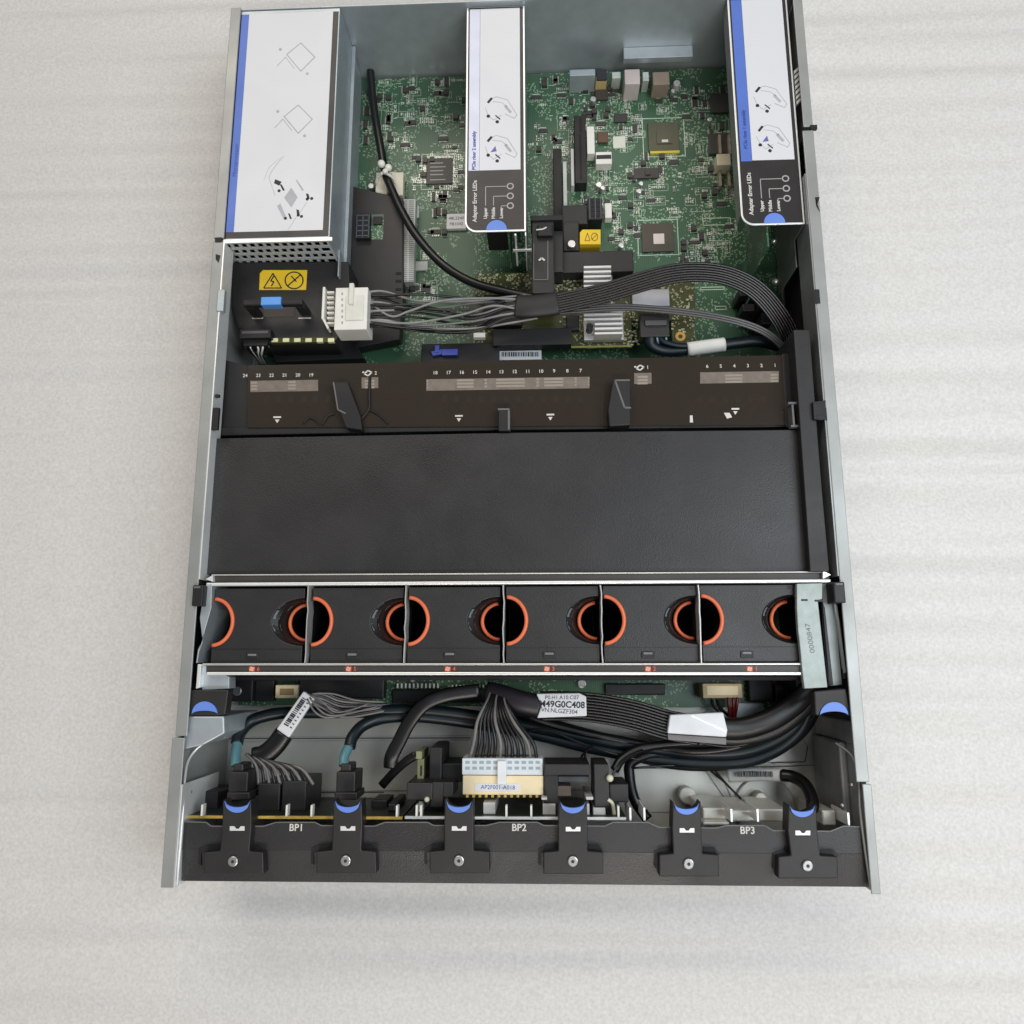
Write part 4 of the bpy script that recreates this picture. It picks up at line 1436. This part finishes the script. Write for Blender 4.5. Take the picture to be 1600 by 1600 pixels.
def fan_mesh(name, label):
    """hot-swap fan between the divider at x=786.8 and the one at x=940.2"""
    xa, xb = 786.8, 940.2
    ya, yb = 916, 1035
    t = thing(name, label, 'fan', P((xa + xb) / 2, 975, 10), 'hot-swap fans in the fan cage')
    A, B = P(xa, 975, ZT), P(xb, 975, ZT)
    X0, X1 = A.x + 1.7, B.x - 1.7
    Y1, Y0 = P(863, ya, ZT).y, P(863, yb, ZT).y
    yc = P(863, 969, ZT).y
    k = K(863, 969, ZT)
    rl, rrx, rry = 36 * k, 52 * k, 37.5 * k
    rlx = 31 * k
    n = 18
    left = [(X0 + rlx * math.cos(math.pi / 2 - math.pi * i / n), yc + rl * math.sin(math.pi / 2 - math.pi * i / n)) for i in range(n + 1)]
    right = [(X1 - rrx * math.cos(-math.pi / 2 + math.pi * i / n), yc + rry * math.sin(-math.pi / 2 + math.pi * i / n)) for i in range(n + 1)]
    outline = [(X0, Y1)] + left + [(X0, Y0), (X1, Y0)] + right + [(X1, Y1)]
    MB().prism(outline, ZT - 2.5, ZT).build('fan_cover', grain, t, bevel=0.4)
    # fan housing under the cover, with the finger wells left open
    mb = MB().box(X0 + rlx + 2, X1 - rrx - 2, Y0, Y1, 12, ZT - 2.6)
    mb.box(X0, X0 + rlx + 1.9, Y0, yc - rl - 1, 12, ZT - 2.6).box(X0, X0 + rlx + 1.9, yc + rl + 1, Y1, 12, ZT - 2.6)
    mb.box(X1 - rrx - 1.9, X1, Y0, yc - rry - 1, 12, ZT - 2.6).box(X1 - rrx - 1.9, X1, yc + rry + 1, Y1, 12, ZT - 2.6)
    mb.box(X0, X1, Y0, Y1, 11, 11.9)  # near-black bottom added so the wells read dark
    mb.build('fan_housing', MATS['well_black'], t)
    # sloping bowl on the right side, from the cover rim to the deeper orange grip
    mb = MB()
    zr = ZT - 12
    r2x, r2y = 30 * k, 29 * k
    xg = X1 + 3 * k * 0
    vs, fs = [], []
    for i in range(n + 1):
        a = -math.pi / 2 + math.pi * i / n
        vs.append((X1 - rrx * math.cos(a), yc + rry * math.sin(a), ZT - 0.3))
        vs.append((X1 - (rrx * .6 + r2x * .4) * math.cos(a), yc + (rry * .7 + r2y * .3) * math.sin(a), ZT - 3.2))
        vs.append((X1 - (r2x + 2) * math.cos(a), yc + (r2y + 1.2) * math.sin(a), zr))
        vs.append((X1 - (r2x - 2) * math.cos(a), yc + (r2y - 2) * math.sin(a), 30))
    for i in range(n):
        for j in range(3):
            fs.append((4 * i + j, 4 * i + j + 1, 4 * i + j + 5, 4 * i + j + 4))
    mb.add(vs, fs)
    bowl = mb.build('finger_bowl', mat('glossy_black', (0.012, 0.012, 0.013), 0.4, vary=0.1), t, smooth=False)
    mb = MB()
    for a in (-40, 8, 12, 35):
        an = math.radians(180 + a)
        p = Vector((X1 + rrx * .97 * math.cos(an), yc + rry * .97 * math.sin(an), ZT - 1.0))
        q = Vector((X1 + (r2x + 3) * math.cos(an), yc + (r2y + 2) * math.sin(an), zr + 0.4))
        mb.tube([p, (p + q) / 2 + Vector((0, 0, .3)), q], 0.7, 6)
    mb.build('bowl_rib', black2, bowl)
    def bowl_pt(an, f):
        if f < .5:
            return Vector((X1 + (rrx + ((rrx * .6 + r2x * .4) - rrx) * f * 2) * math.cos(an), yc + (rry + ((rry * .7 + r2y * .3) - rry) * f * 2) * math.sin(an), ZT - .3 - 2.9 * f * 2 + .25))
        g = (f - .5) * 2
        ax, bx_ = rrx * .6 + r2x * .4, r2x + 2
        ay, by_ = rry * .7 + r2y * .3, r2y + 1.2
        return Vector((X1 + (ax + (bx_ - ax) * g) * math.cos(an), yc + (ay + (by_ - ay) * g) * math.sin(an), ZT - 3.2 + (zr - ZT + 3.2) * g + .25))
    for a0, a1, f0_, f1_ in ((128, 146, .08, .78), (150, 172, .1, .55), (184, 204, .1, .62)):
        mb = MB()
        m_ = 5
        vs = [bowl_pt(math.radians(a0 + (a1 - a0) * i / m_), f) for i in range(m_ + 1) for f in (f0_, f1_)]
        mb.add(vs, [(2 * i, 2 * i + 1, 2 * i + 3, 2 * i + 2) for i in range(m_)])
        mb.build('bowl_glint', mat('glint_grey', (0.17, 0.185, 0.20), 0.35), bowl)  # grey patches paint highlights onto the black bowl
    # half well on the left
    mb = MB()
    vs, fs = [], []
    for i in range(n + 1):
        a = -math.pi / 2 + math.pi * i / n
        vs.append((X0 + (rlx - .2) * math.cos(a), yc + (rl - .2) * math.sin(a), ZT - .4))
        vs.append((X0 + (rlx - 1.5) * math.cos(a), yc + (rl - 1.5) * math.sin(a), 25))
    for i in range(n):
        fs.append((2 * i, 2 * i + 1, 2 * i + 3, 2 * i + 2))
    mb.add(vs, fs)
    mb.build('finger_well', mat('well_black', (0.006, 0.006, 0.006), 0.5), t)
    # orange grips
    mb = MB().tube([(X0 + .2 + (rlx + 0.2) * math.cos(a), yc + (rl + .2) * math.sin(a), ZT + 0.4) for a in [math.radians(v) for v in range(-88, 92, 8)]], 1.3, 10)
    mb.build('orange_grip', orange, t, smooth=True)
    mb = MB().tube([(X1 - (r2x) * math.cos(a), yc + (r2y) * math.sin(a), zr + 0.8) for a in [math.radians(v) for v in range(-86, 90, 8)]], 1.25, 10)
    mb.build('orange_grip', orange, t, smooth=True)
    # little press latch and a moulded line
    o = MB().pb(848, 1018, 868, 1029, ZT + .6, ZT - 1).build('press_latch', black2, t, bevel=0.4)
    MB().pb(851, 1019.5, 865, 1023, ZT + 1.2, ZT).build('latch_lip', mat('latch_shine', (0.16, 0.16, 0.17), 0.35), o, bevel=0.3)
    MB().pb(792, 1011.5, 936, 1012.5, ZT + .25, ZT - .5).build('mould_line', black2, t)
    MB().pb(925, 918, 930, 922, ZT + .2, ZT - .5).build('cover_mark', ink, t)
    return t


labels = ['black fan module above the red number 6, beside the left end plate',
          'black fan module above the red number 5, second bay from the left',
          'black fan module above the red number 4, third bay from the left',
          'black fan module above the red number 3, third bay from the right',
          'black fan module above the red number 2, second bay from the right',
          'black fan module above the red number 1, its grip cut by the zinc end plate']
f0 = fan_mesh('fan_module', labels[3])
dxw = P(786.8, 970, ZF).x - P(633.4, 970, ZF).x
for k in range(6):
    if k == 3:
        continue
    r = f0.copy()
    C.objects.link(r)
    r.location = f0.location + Vector(((P(480 + 153.4 * (k - 1), 970, ZF).x - P(786.8, 970, ZF).x) * S, 0, 0))
    r.location += Vector((random.uniform(-.25, .25), random.uniform(-.3, .3), random.uniform(-.5, .2))) * S
    r.rotation_euler = (random.uniform(-.004, .004), random.uniform(-.006, .006), random.uniform(-.004, .004))
    r['label'] = labels[k]
    for c_ in list(f0.children):
        d = c_.copy()
        C.objects.link(d)
        d.parent = r
        for g in c_.children:
            e = g.copy()
            C.objects.link(e)
            e.parent = d

# ================================================================== DRIVE BAY COVER
ZD = 80.0
dc = thing('drive_cage', 'black drive cage front with six screwed T-shaped blue-tipped latches', 'drive cage', (-20, -150, 2))
edge = [(283, 1284), (322, 1285), (330, 1291), (412, 1291), (432, 1285), (492, 1285), (502, 1290), (585, 1291), (602, 1285), (668, 1285), (678, 1290), (760, 1290), (780, 1285),
        (840, 1285), (850, 1290), (945, 1291), (958, 1285), (1012, 1285), (1030, 1293), (1120, 1294), (1135, 1290), (1195, 1290), (1208, 1298), (1298, 1299), (1318, 1291), (1343, 1292)]
mb = MB()
mid = [(1354, 1335), (272, 1328)]
mb.pp(edge + mid, ZD, ZD - 2)
mb.build('cover_lip', grain, dc, bevel=0.5)
mb = MB()
pf = [P(274, 1326, ZD - .25), P(1353, 1333, ZD - .25)]
pr = [P(270, 1390, ZD - 2.2), P(1362, 1391, ZD - 2.2)]
pm = [P(272, 1341, ZD - .9), P(1355, 1348, ZD - .9)]
vs = [pf[0], pf[1], pm[1], pm[0], pr[1], pr[0]]
for p in (pr[0], pr[1]):
    p.y = YF + 2
vs += [Vector((pr[0].x, pr[0].y, 3)), Vector((pr[1].x, pr[1].y, 3))]
mb.add(vs, [(3, 2, 1, 0), (5, 4, 2, 3), (6, 7, 4, 5)])
mb.build('cover_front', grain, dc)
tx = MB()
ln(tx, edge, ZD + 0.3, 0.35)
tx.build('cover_rim', MATS['edge_grey'], dc)
for wd, x_, y_ in (('BP1', 463, 1293.5), ('BP2', 811, 1293.5), ('BP3', 1168, 1298)):
    MB().text(wd, x_, y_, ZD + .3, 4.2, 0, bold=0.1).build('bay_number', whiteprint, dc)
# latches
LX = [(370, 364, 1346, 0), (543, 540, 1345, 0), (717, 717, 1345, 0), (895, 895, 1346, 1), (1073, 1076, 1350, 3), (1254, 1262, 1353, 7)]
for (x, xs, ysn, dy) in LX:
    z = ZD + 7
    w_ = 22
    n = 12
    xf = xs - x
    top = [(x - w_ + 2 * w_ * i / n, 1249 + dy + 16 * (1 - (2 * i / n - 1) ** 2) ** 0.5) for i in range(n + 1)]
    t_ = ysn - 16
    pts = top + [(x + w_ + 1, 1290 + dy), (x + w_ + 1 + xf * .6, t_), (xs + 47, t_ + 2), (xs + 48, ysn + 20), (xs - 46, ysn + 20), (xs - 46, t_ + 2), (x - w_ - 1 + xf * .6, t_), (x - w_ - 1, 1290 + dy)]
    la = MB().pp(pts, z, ZD - 5).build('latch', black, dc, bevel=0.7)
    cr = [(x - w_ + 2 + 2 * (w_ - 2) * i / n, 1251 + dy + 4.5 * (1 - (2 * i / n - 1) ** 2) ** 0.5 * 2.2) for i in range(n + 1)]
    cr += [(x + w_ - 2 - 2 * (w_ - 2) * i / n, 1251 + dy + 18.5 * (1 - (2 * i / n - 1) ** 2) ** 0.5) for i in range(1, n)]
    MB().pp([(a, b + 0.6) for a, b in cr], z + 0.9, z - 1).build('touch_mark', blue, la, bevel=0.2)
    c = P(xs, ysn, z + 1)
    o = MB().cyl(c[:2], 3.2, z, z + 1.6, 24).build('screw', screwm, la, bevel=0.6)
    MB().cyl(c[:2], 1.1, z + 1.5, z + 1.75, 6).build('screw_socket', ink, o)
    mb = MB().pp([(x - 11, 1291 + dy), (x - 4, 1291 + dy), (x - 1, 1295 + dy), (x + 3, 1295 + dy), (x + 6, 1291 + dy), (x + 12, 1291 + dy), (x + 12, 1298 + dy), (x - 11, 1298 + dy)], z + .4, z)
    mb.build('spring_clip', bright, la)
    MB().pb(x - 10, 1299 + dy, x + 11, 1301 + dy, z + .3, z).build('clip_slot', ink, la)
    # black slabs painting in the shade of pockets either side of the stem
    MB().pp([(xs - 40, t_ - 10), (x - w_ - 2, t_ - 10), (x - w_ - 2, t_ + 3), (xs - 50, t_ + 3), (xs - 50, ysn + 6), (xs - 54, ysn + 4), (xs - 54, t_ - 4)], ZD + 0.5, ZD - 4).pp([(x + w_ + 2 + xf * .6, t_ - 10), (xs + 40, t_ - 10), (xs + 50, t_ + 2), (x + w_ + 2 + xf * .6, t_ + 3)], ZD + .5, ZD - 4).split('latch_pocket', mat('pocket_shade', (0.005, 0.005, 0.006), 0.6), la)

# ================================================================== BACKPLANES
def bp(name, label, x0, x1, y0, y1, medge, pins):
    a, b = P(x0, y0, 74), P(x1, y0, 74)
    t = thing(name, label, 'circuit board', ((a.x + b.x) / 2, a.y, 4), 'drive backplanes')
    yb_ = P(800, y1, 74).y
    MB().box(a.x, b.x, yb_, a.y, 6, 73).build('board', mat('dark_board', (0.010, 0.018, 0.012), 0.5), t)
    MB().box(a.x, b.x, yb_, a.y, 73.1, 75).build('board_edge', medge, t)
    mb = MB()
    for p in pins:
        q = P(p, (y0 + y1) / 2 - 6, 78)
        mb.box(q.x - 0.6, q.x + 0.6, a.y, a.y + 7, 71, 76)
    mb.split('pin', white, t)
    return t


b1 = bp('drive_backplane', 'backplane with bare golden-brown edge behind the print BP1', 290, 629, 1274, 1281, gold, (313, 446, 485, 619))
b2 = bp('drive_backplane', 'backplane with white edge and cream socket behind the print BP2', 633, 978, 1275, 1280, bright, (650, 657, 791, 830, 967))
mb = MB()
for (a, b, c, d, zt) in ((312, 1236, 340, 1272, 50), (402, 1224, 437, 1268, 58), (440, 1220, 478, 1268, 58), (478, 1258, 500, 1272, 40), (580, 1250, 605, 1268, 44), (606, 1256, 618, 1268, 60)):
    mb.pb(a, b, c, d, zt, 20)
mb.split('drive_socket', black2, b1, bevel=0.8)
# details on the second backplane
mb = MB()
mb.pb(635, 1223, 676, 1250, 66, 30).pb(672, 1222, 692, 1262, 64, 30).pb(690, 1222, 708, 1246, 62, 30)
mb.pb(850, 1194, 922, 1212, 66, 30).pb(850, 1210, 872, 1258, 64, 30).pb(928, 1194, 952, 1262, 66, 30).pb(952, 1225, 982, 1254, 62, 30)
mb.split('drive_socket', black, b2, bevel=0.8)
MB().pb(671, 1168, 690, 1218, 50, 6).build('tall_socket', black2, b2, bevel=0.6)
MB().pb(690, 1193, 722, 1222, 44, 8).build('tall_socket', black2, b2, bevel=0.6)
mb = MB().pb(650, 1174, 659, 1186, 52, 20).pb(652, 1186, 662, 1221, 48, 20)
mb.split('olive_strip', mat('olive_edge', (0.24, 0.24, 0.13), 0.5), b2, bevel=0.3)
MB().pb(656.5, 1196, 659.5, 1212, 48.3, 46).build('strip_slot', ink, b2)
MB().pb(872, 1213, 921, 1222, 58, 40).build('socket_bar', mat('bar_grey', (0.10, 0.105, 0.115), 0.5), b2, bevel=0.4)
MB().pb(871, 1228, 892, 1244, 50, 30).build('brown_part', mat('brown_part', (0.25, 0.18, 0.14), 0.5), b2, bevel=0.4)
mb = MB()
for (a, b, c, d, zt) in ((755, 1254, 774, 1272, 66), (848, 1256, 868, 1274, 66), (927, 1262, 946, 1274, 66), (916, 1256, 921, 1274, 66), (846, 1246, 855, 1250, 70), (915, 1245, 927, 1250, 68), (654, 1252, 660, 1272, 60), (664, 1248, 668, 1254, 62)):
    mb.pb(a, b, c, d, zt, 24)
mb.split('white_part', mat('grey_white_part', (0.55, 0.55, 0.53), 0.45), b2, bevel=0.4)
mb = MB()
mb.tube(path([(950, 1249, 66), (957, 1256, 66), (960, 1274, 66)], 6), 1.2, 8)
mb.ball(P(953, 1216, 68), 2.4)
mb.ball(P(667, 1249, 66), 1.8)
mb.split('pale_lead', mat('pale_yellow_lead', (0.62, 0.62, 0.48), 0.45), b2, smooth=True)
o = MB().pb(723, 1212, 849, 1242, 62, 30).build('cream_socket', cream, b2, bevel=0.5)
mb = MB()
for k in range(12):
    mb.pb(728 + k * 9.9, 1240, 732 + k * 9.9, 1246, 61.5, 40)
mb.build('socket_tooth', gold, o)
ms_ = MB().pb(742, 1224, 812, 1236, 62.3, 61.8).build('socket_sticker', paper, o)
MB().text('AP2F001-A018', 778, 1230.5, 62.45, 2.6, -1).build('sticker_print', navy, o)

# third bay's sheet-metal lip
mb = MB()
mb.pb(1098, 1262, 1140, 1280, 60, 10).pb(1142, 1266, 1182, 1284, 60, 10).pb(1184, 1264, 1230, 1284, 58, 10).pb(1285, 1266, 1306, 1290, 60, 10)
mb.pb(1098, 1284, 1140, 1290, 68, 40)
o = mb.split('bay_lip', pan, ch, bevel=1)
mb = MB()
for a, b in ((985, 1270), (1007, 1270), (1143, 1272), (1184, 1272), (1326, 1278)):
    mb.pb(a - 1.5, b - 8, a + 1.5, b + 12, 78, 50)
mb.split('lip_pin', bright, ch)

# ================================================================== CABLES, FRONT HALF
# two signal cables with teal taped ends
def sig(name, label, pts, plug, tealpts, r):
    t = thing(name, label, 'cable', P(plug[0], plug[1], 60))
    MB().tube(path(pts, 8), r, 12).build('sheath', bluesheath, t, smooth=True)
    MB().tube(path(tealpts, 6), r * .8, 12).build('taped_end', teal, t, smooth=True)
    mb = MB()
    p = path([(q[0] + 6, q[1] - (3 if i == 0 else 0), q[2]) for i, q in enumerate(tealpts)], 6)
    mb.tube(p, 0.6, 6)
    mb.build('drain_wire', white, t, smooth=True)
    x, y = plug
    mb = MB().pb(x - 15, y - 20, x + 15, y + 12, 66, 44).pb(x - 18, y + 12, x + 18, y + 24, 66, 44)
    mb.pb(x - 8, y - 32, x + 8, y - 20, 64, 48)
    mb.build('plug', black, t, bevel=0.8)
    return t


sig('signal_cable', 'black signal cable plugged in behind the first latch from the left', [(370, 1162, 50), (376, 1144, 46), (396, 1125, 40), (440, 1114, 36), (500, 1113, 34), (570, 1112, 34), (660, 1110, 30), (760, 1122, 26), (850, 1140, 26), (960, 1160, 28), (1080, 1176, 32), (1170, 1172, 36), (1235, 1140, 40), (1262, 1095, 40)],
    (372, 1226), [(368, 1196, 58), (368, 1180, 55), (371, 1160, 50)], 4.3)
sig('signal_cable', 'black signal cable plugged in behind the second latch from the left', [(546, 1168, 50), (552, 1150, 46), (570, 1132, 40), (605, 1121, 34), (660, 1120, 30), (740, 1130, 26), (830, 1146, 24), (940, 1172, 26), (1060, 1190, 28), (1170, 1188, 32), (1240, 1150, 36), (1270, 1095, 40)],
    (540, 1226), [(537, 1196, 58), (538, 1182, 55), (545, 1166, 50)], 4.2)
# pigtail with barcode sleeve
pg = thing('pigtail_cable', 'black wire bundle with white barcode sleeve beside the cream header', 'cable', P(460, 1130, 45))
MB().pp([(474, 1080), (491, 1092), (451, 1153), (430, 1142)], 52, 48).build('barcode_sleeve', paper, pg, bevel=0.8)
mb = MB()
for k in range(16):
    f = 0.12 + k * 0.044
    a = (474 + (430 - 474) * f, 1080 + (1142 - 1080) * f)
    b = (491 + (451 - 491) * f, 1092 + (1153 - 1092) * f)
    q = lambda u: (a[0] + (b[0] - a[0]) * u, a[1] + (b[1] - a[1]) * u)
    ln(mb, [q(0.2), q(0.55)], 52.2, random.choice((0.3, 0.5, 0.7)))
    if k % 2:
        ln(mb, [q(0.66), q(0.82)], 52.2, 0.35)
mb.build('barcode', ink, pg)
MB().tube(path([(444, 1146, 50), (430, 1165, 50), (412, 1180, 50), (396, 1184, 50)], 6), 7.0, 12, 0.5).build('tape_wrap', rubber, pg, smooth=True)
for k in range(11):
    MB().tube(path([(384 + k * 2.5, 1178 + k, 52), (395 + k * 5, 1188 + k * .6, 54), (402 + k * 7, 1202, 56), (404 + k * 8.6, 1226, 56)], 6), 1.05, 7).build('wire', wirem if k % 2 else wiregrey, pg, smooth=True)
for k in range(8):
    MB().tube(path([(484 - k, 1084 + k * .8, 50), (505, 1082 + k * 3.5, 46), (530 + k, 1091 + k * 4.2, 42), (560 + k * 4, 1096 + k * 2.5, 38), (600 + k * 3, 1098 + k, 32)], 6), 0.9, 7).build('wire', wiregrey if k % 2 else wirem, pg, smooth=True)
# bent black strap
stp = thing('tail_cable', 'flat black cable tail bent down to the floor near the olive strip', 'cable', P(620, 1180, 10))
MB().tube(path([(750, 1079, 40), (700, 1086, 42), (664, 1100, 44), (640, 1128, 44), (624, 1158, 44), (612, 1182, 44), (610, 1200, 42)], 8), 4.9, 10, 0.28).build('strap', rubber, stp, smooth=True)
MB().tube(path([(650, 1180, 48), (634, 1190, 46), (616, 1206, 42), (596, 1228, 38)], 6), 3.0, 10, 0.35).build('strap_end', rubber, stp, smooth=True)
# 24-pin plug
pp_ = thing('power_cable', 'fan of black wires into the wide pale blue plug above BP2', 'cable', P(785, 1190, 50))
o = MB().pb(722, 1185, 848, 1211, 62, 40).build('plug', icegrey, pp_, bevel=0.5)
mb = MB()
for k in range(11):
    if k in (5,):
        continue
    for yy in (1189, 1198):
        mb.pb(727 + k * 11, yy, 734 + k * 11, yy + 4.5, 62.25, 61)
mb.build('plug_hole', mat('plug_hole_blue', (0.30, 0.38, 0.45), 0.5), o)
MB().pb(777, 1189, 791, 1226, 65.5, 61).build('plug_latch', mat('clear_white', (0.74, 0.76, 0.78), 0.4), o, bevel=0.5)
for row in range(2):
    for k in range(12):
        x = 733 + k * 9.6
        x2 = 762 + k * 2.6
        MB().tube(path([(x, 1188, 57 - row * 7), (x + (790 - x) * .13, 1160, 58 - row * 7), (x2 + (x - 785) * .30, 1126, 56 - row * 5), (x2, 1094, 50 - row * 4), (x2 + 6, 1078, 44)], 6), 1.25, 7).build('wire', wirem if (k * 2 + row) % 5 else wiregrey, pp_, smooth=True)
MB().tube(path([(760, 1082, 42), (790, 1090, 46), (815, 1098, 48), (845, 1104, 48)], 6), 8.0, 14, 0.55).build('sleeve', mat('violet_black', (0.012, 0.009, 0.014), 0.45), pp_, smooth=True)
flat = path([(845, 1103, 48), (880, 1103, 49), (930, 1106, 49), (990, 1117, 48), (1045, 1133, 47), (1095, 1142, 46)], 8)
for pts, r, fl in (([(1120, 1138, 46), (1160, 1138, 46), (1205, 1124, 47), (1245, 1098, 47), (1270, 1072, 46)], 7.5, 0.55), ([(1110, 1150, 42), (1160, 1152, 42), (1212, 1138, 43), (1252, 1108, 45), (1280, 1076, 45)], 6.5, 0.6)):
    MB().tube(path(pts, 8), r, 14, fl).build('sleeve', mat('satin_sleeve', (0.006, 0.006, 0.006), 0.38), pp_, smooth=True)
for k in range(10):
    d = (k - 4.5) * 2.0
    MB().tube(shift(flat, d, random.uniform(-.3, .3)), 1.05, 7).build('wire', wirem, pp_, smooth=True)


def wrap(pix, z, zb, m, name, parent, bev=0.8):
    return MB().pp(pix, z, zb).build(name, m, parent, bevel=bev)


lw = wrap([(838, 1084), (905, 1083), (916, 1088), (917, 1119), (839, 1122), (846, 1103)], 53, 47, paper, 'print_label', pp_)
tx = MB().text('P0.H1.A10.C07', 878, 1090, 53.2, 2.6, 0).text('M49G0C408', 878, 1101, 53.2, 4.2, -2, bold=0.14).text('VN.NLGZF304', 874, 1111, 53.2, 2.8, -4)
tx.build('label_print', ink, lw)
lw = wrap([(1047, 1117), (1130, 1113), (1137, 1141), (1135, 1152), (1043, 1146)], 53, 47, mat('folded_paper', (0.72, 0.74, 0.78), 0.5), 'folded_label', pp_)
wrap([(1043, 1147), (1135, 1153), (1135, 1164), (1044, 1156)], 50, 44, mat('grey_tape', (0.16, 0.15, 0.15), 0.4), 'tape_edge', pp_, 0.4)
mb = MB()
ln(mb, [(1080, 1118), (1134, 1143)], 53.3, 0.5)
mb.build('label_crease', bright, lw)
# thick black harness along the floor
hn = thing('cable_harness', 'thick black cable harness sweeping round to the right side of the case', 'cable harness', P(1150, 1170, 8))
for k, (pts, r) in enumerate((
        ([(800, 1112, 24), (880, 1136, 24), (960, 1156, 26), (1050, 1166, 28), (1140, 1168, 30), (1210, 1150, 34), (1255, 1112, 40), (1272, 1075, 42)], 3.6),
        ([(930, 1170, 22), (1010, 1178, 24), (1090, 1182, 26), (1170, 1176, 30), (1232, 1148, 34), (1272, 1100, 38), (1282, 1070, 40)], 4.2),
        ([(960, 1204, 40), (972, 1186, 38), (1000, 1170, 36), (1050, 1162, 36), (1130, 1158, 38), (1200, 1142, 42), (1250, 1108, 44), (1280, 1072, 44)], 3.2),
        ([(1012, 1280, 30), (992, 1250, 28), (984, 1215, 28), (988, 1190, 28), (1030, 1178, 28), (1100, 1190, 24), (1180, 1184, 26), (1244, 1150, 30), (1278, 1100, 36)], 3.8),
        ([(860, 1148, 14), (940, 1166, 16), (1030, 1190, 18), (1110, 1196, 18), (1190, 1184, 22), (1250, 1146, 28), (1280, 1098, 32)], 4.0),
        ([(820, 1118, 30), (900, 1142, 30), (980, 1158, 30), (1080, 1174, 34), (1160, 1164, 38), (1222, 1134, 42), (1262, 1090, 44)], 3.0))):
    MB().tube(path(pts, 8), r, 12).build('cable', rubber if k % 2 else mat('shiny_sheath', (0.006, 0.006, 0.007), 0.36), hn, smooth=True)
for pts in ([(800, 1150, 30), (850, 1140, 34), (905, 1160, 34), (960, 1178, 34), (1010, 1190, 30)], [(1040, 1150, 44), (1090, 1160, 44), (1150, 1166, 44), (1215, 1144, 44), (1262, 1100, 46)], [(990, 1200, 34), (1060, 1196, 30), (1140, 1200, 26), (1215, 1172, 30), (1264, 1120, 38)], [(918, 1196, 50), (914, 1184, 46), (916, 1172, 40), (928, 1164, 34)], [(907, 1194, 50), (909, 1182, 46), (916, 1174, 40)], [(955, 1215, 55), (966, 1196, 52), (982, 1182, 46), (1004, 1172, 40)],
            [(1110, 1196, 20), (1135, 1225, 16), (1160, 1250, 14), (1172, 1264, 14)], [(1100, 1196, 20), (1132, 1222, 14)]):
    MB().tube(path(pts, 6), 0.8, 6).build('thin_wire', rubber, hn, smooth=True)
for pts, m in (([(1112, 1090, 24), (1114, 1102, 22), (1128, 1116, 20)], rubber), ([(1120, 1090, 24), (1124, 1104, 22), (1138, 1118, 20)], rubber), ([(1138, 1090, 26), (1139, 1104, 26), (1141, 1124, 22)], redwire), ([(1146, 1090, 26), (1146, 1104, 26), (1146, 1124, 22)], redwire), ([(1152, 1090, 26), (1151, 1104, 26), (1148, 1120, 22)], redwire)):
    MB().tube(path(pts, 6), 1.2, 7).build('header_wire', m, hn, smooth=True)
MB().pp([(1152, 1098), (1192, 1099), (1196, 1108), (1190, 1122), (1150, 1124)], 14, 4).build('chassis_tab', steel, ch, bevel=0.6)
for pts in ([(486, 1086, 52), (506, 1098, 52), (522, 1112, 48), (545, 1110, 44), (575, 1100, 40)], [(484, 1090, 52), (498, 1108, 52), (516, 1118, 48), (548, 1114, 44), (590, 1104, 38)], [(488, 1084, 52), (520, 1084, 48), (556, 1094, 44), (600, 1097, 38)],
            [(480, 1092, 52), (492, 1112, 52), (510, 1121, 48), (540, 1117, 44)]):
    MB().tube(path(pts, 6), 0.7, 6).build('wire', wiregrey, pg, smooth=True)
# small labelled cable on the right
sm = thing('labelled_cable', 'short black cable with white barcode sleeve behind the rightmost latch', 'cable', P(1180, 1215, 10))
MB().tube(path([(1220, 1211, 26), (1240, 1214, 30), (1258, 1226, 38), (1268, 1246, 46), (1270, 1266, 52)], 6), 4.2, 12).build('sheath', rubber, sm, smooth=True)
MB().tube(path([(1137, 1212, 20), (1160, 1211, 22), (1190, 1210, 24), (1222, 1211, 26)], 6), 4.6, 14, 0.7).build('barcode_sleeve', mat('aged_paper', (0.56, 0.56, 0.53), 0.5), sm, smooth=True)
mb = MB()
x = 1152
while x < 1206:
    wd = random.choice((1, 1.8, 2.8))
    mb.pb(x, 1206, x + wd, 1214, 27.6 + (x - 1152) * .04, 26)
    x += wd + random.choice((1, 1.6, 2.4))
mb.build('barcode', mat('faded_ink', (0.12, 0.12, 0.12), 0.6), sm)
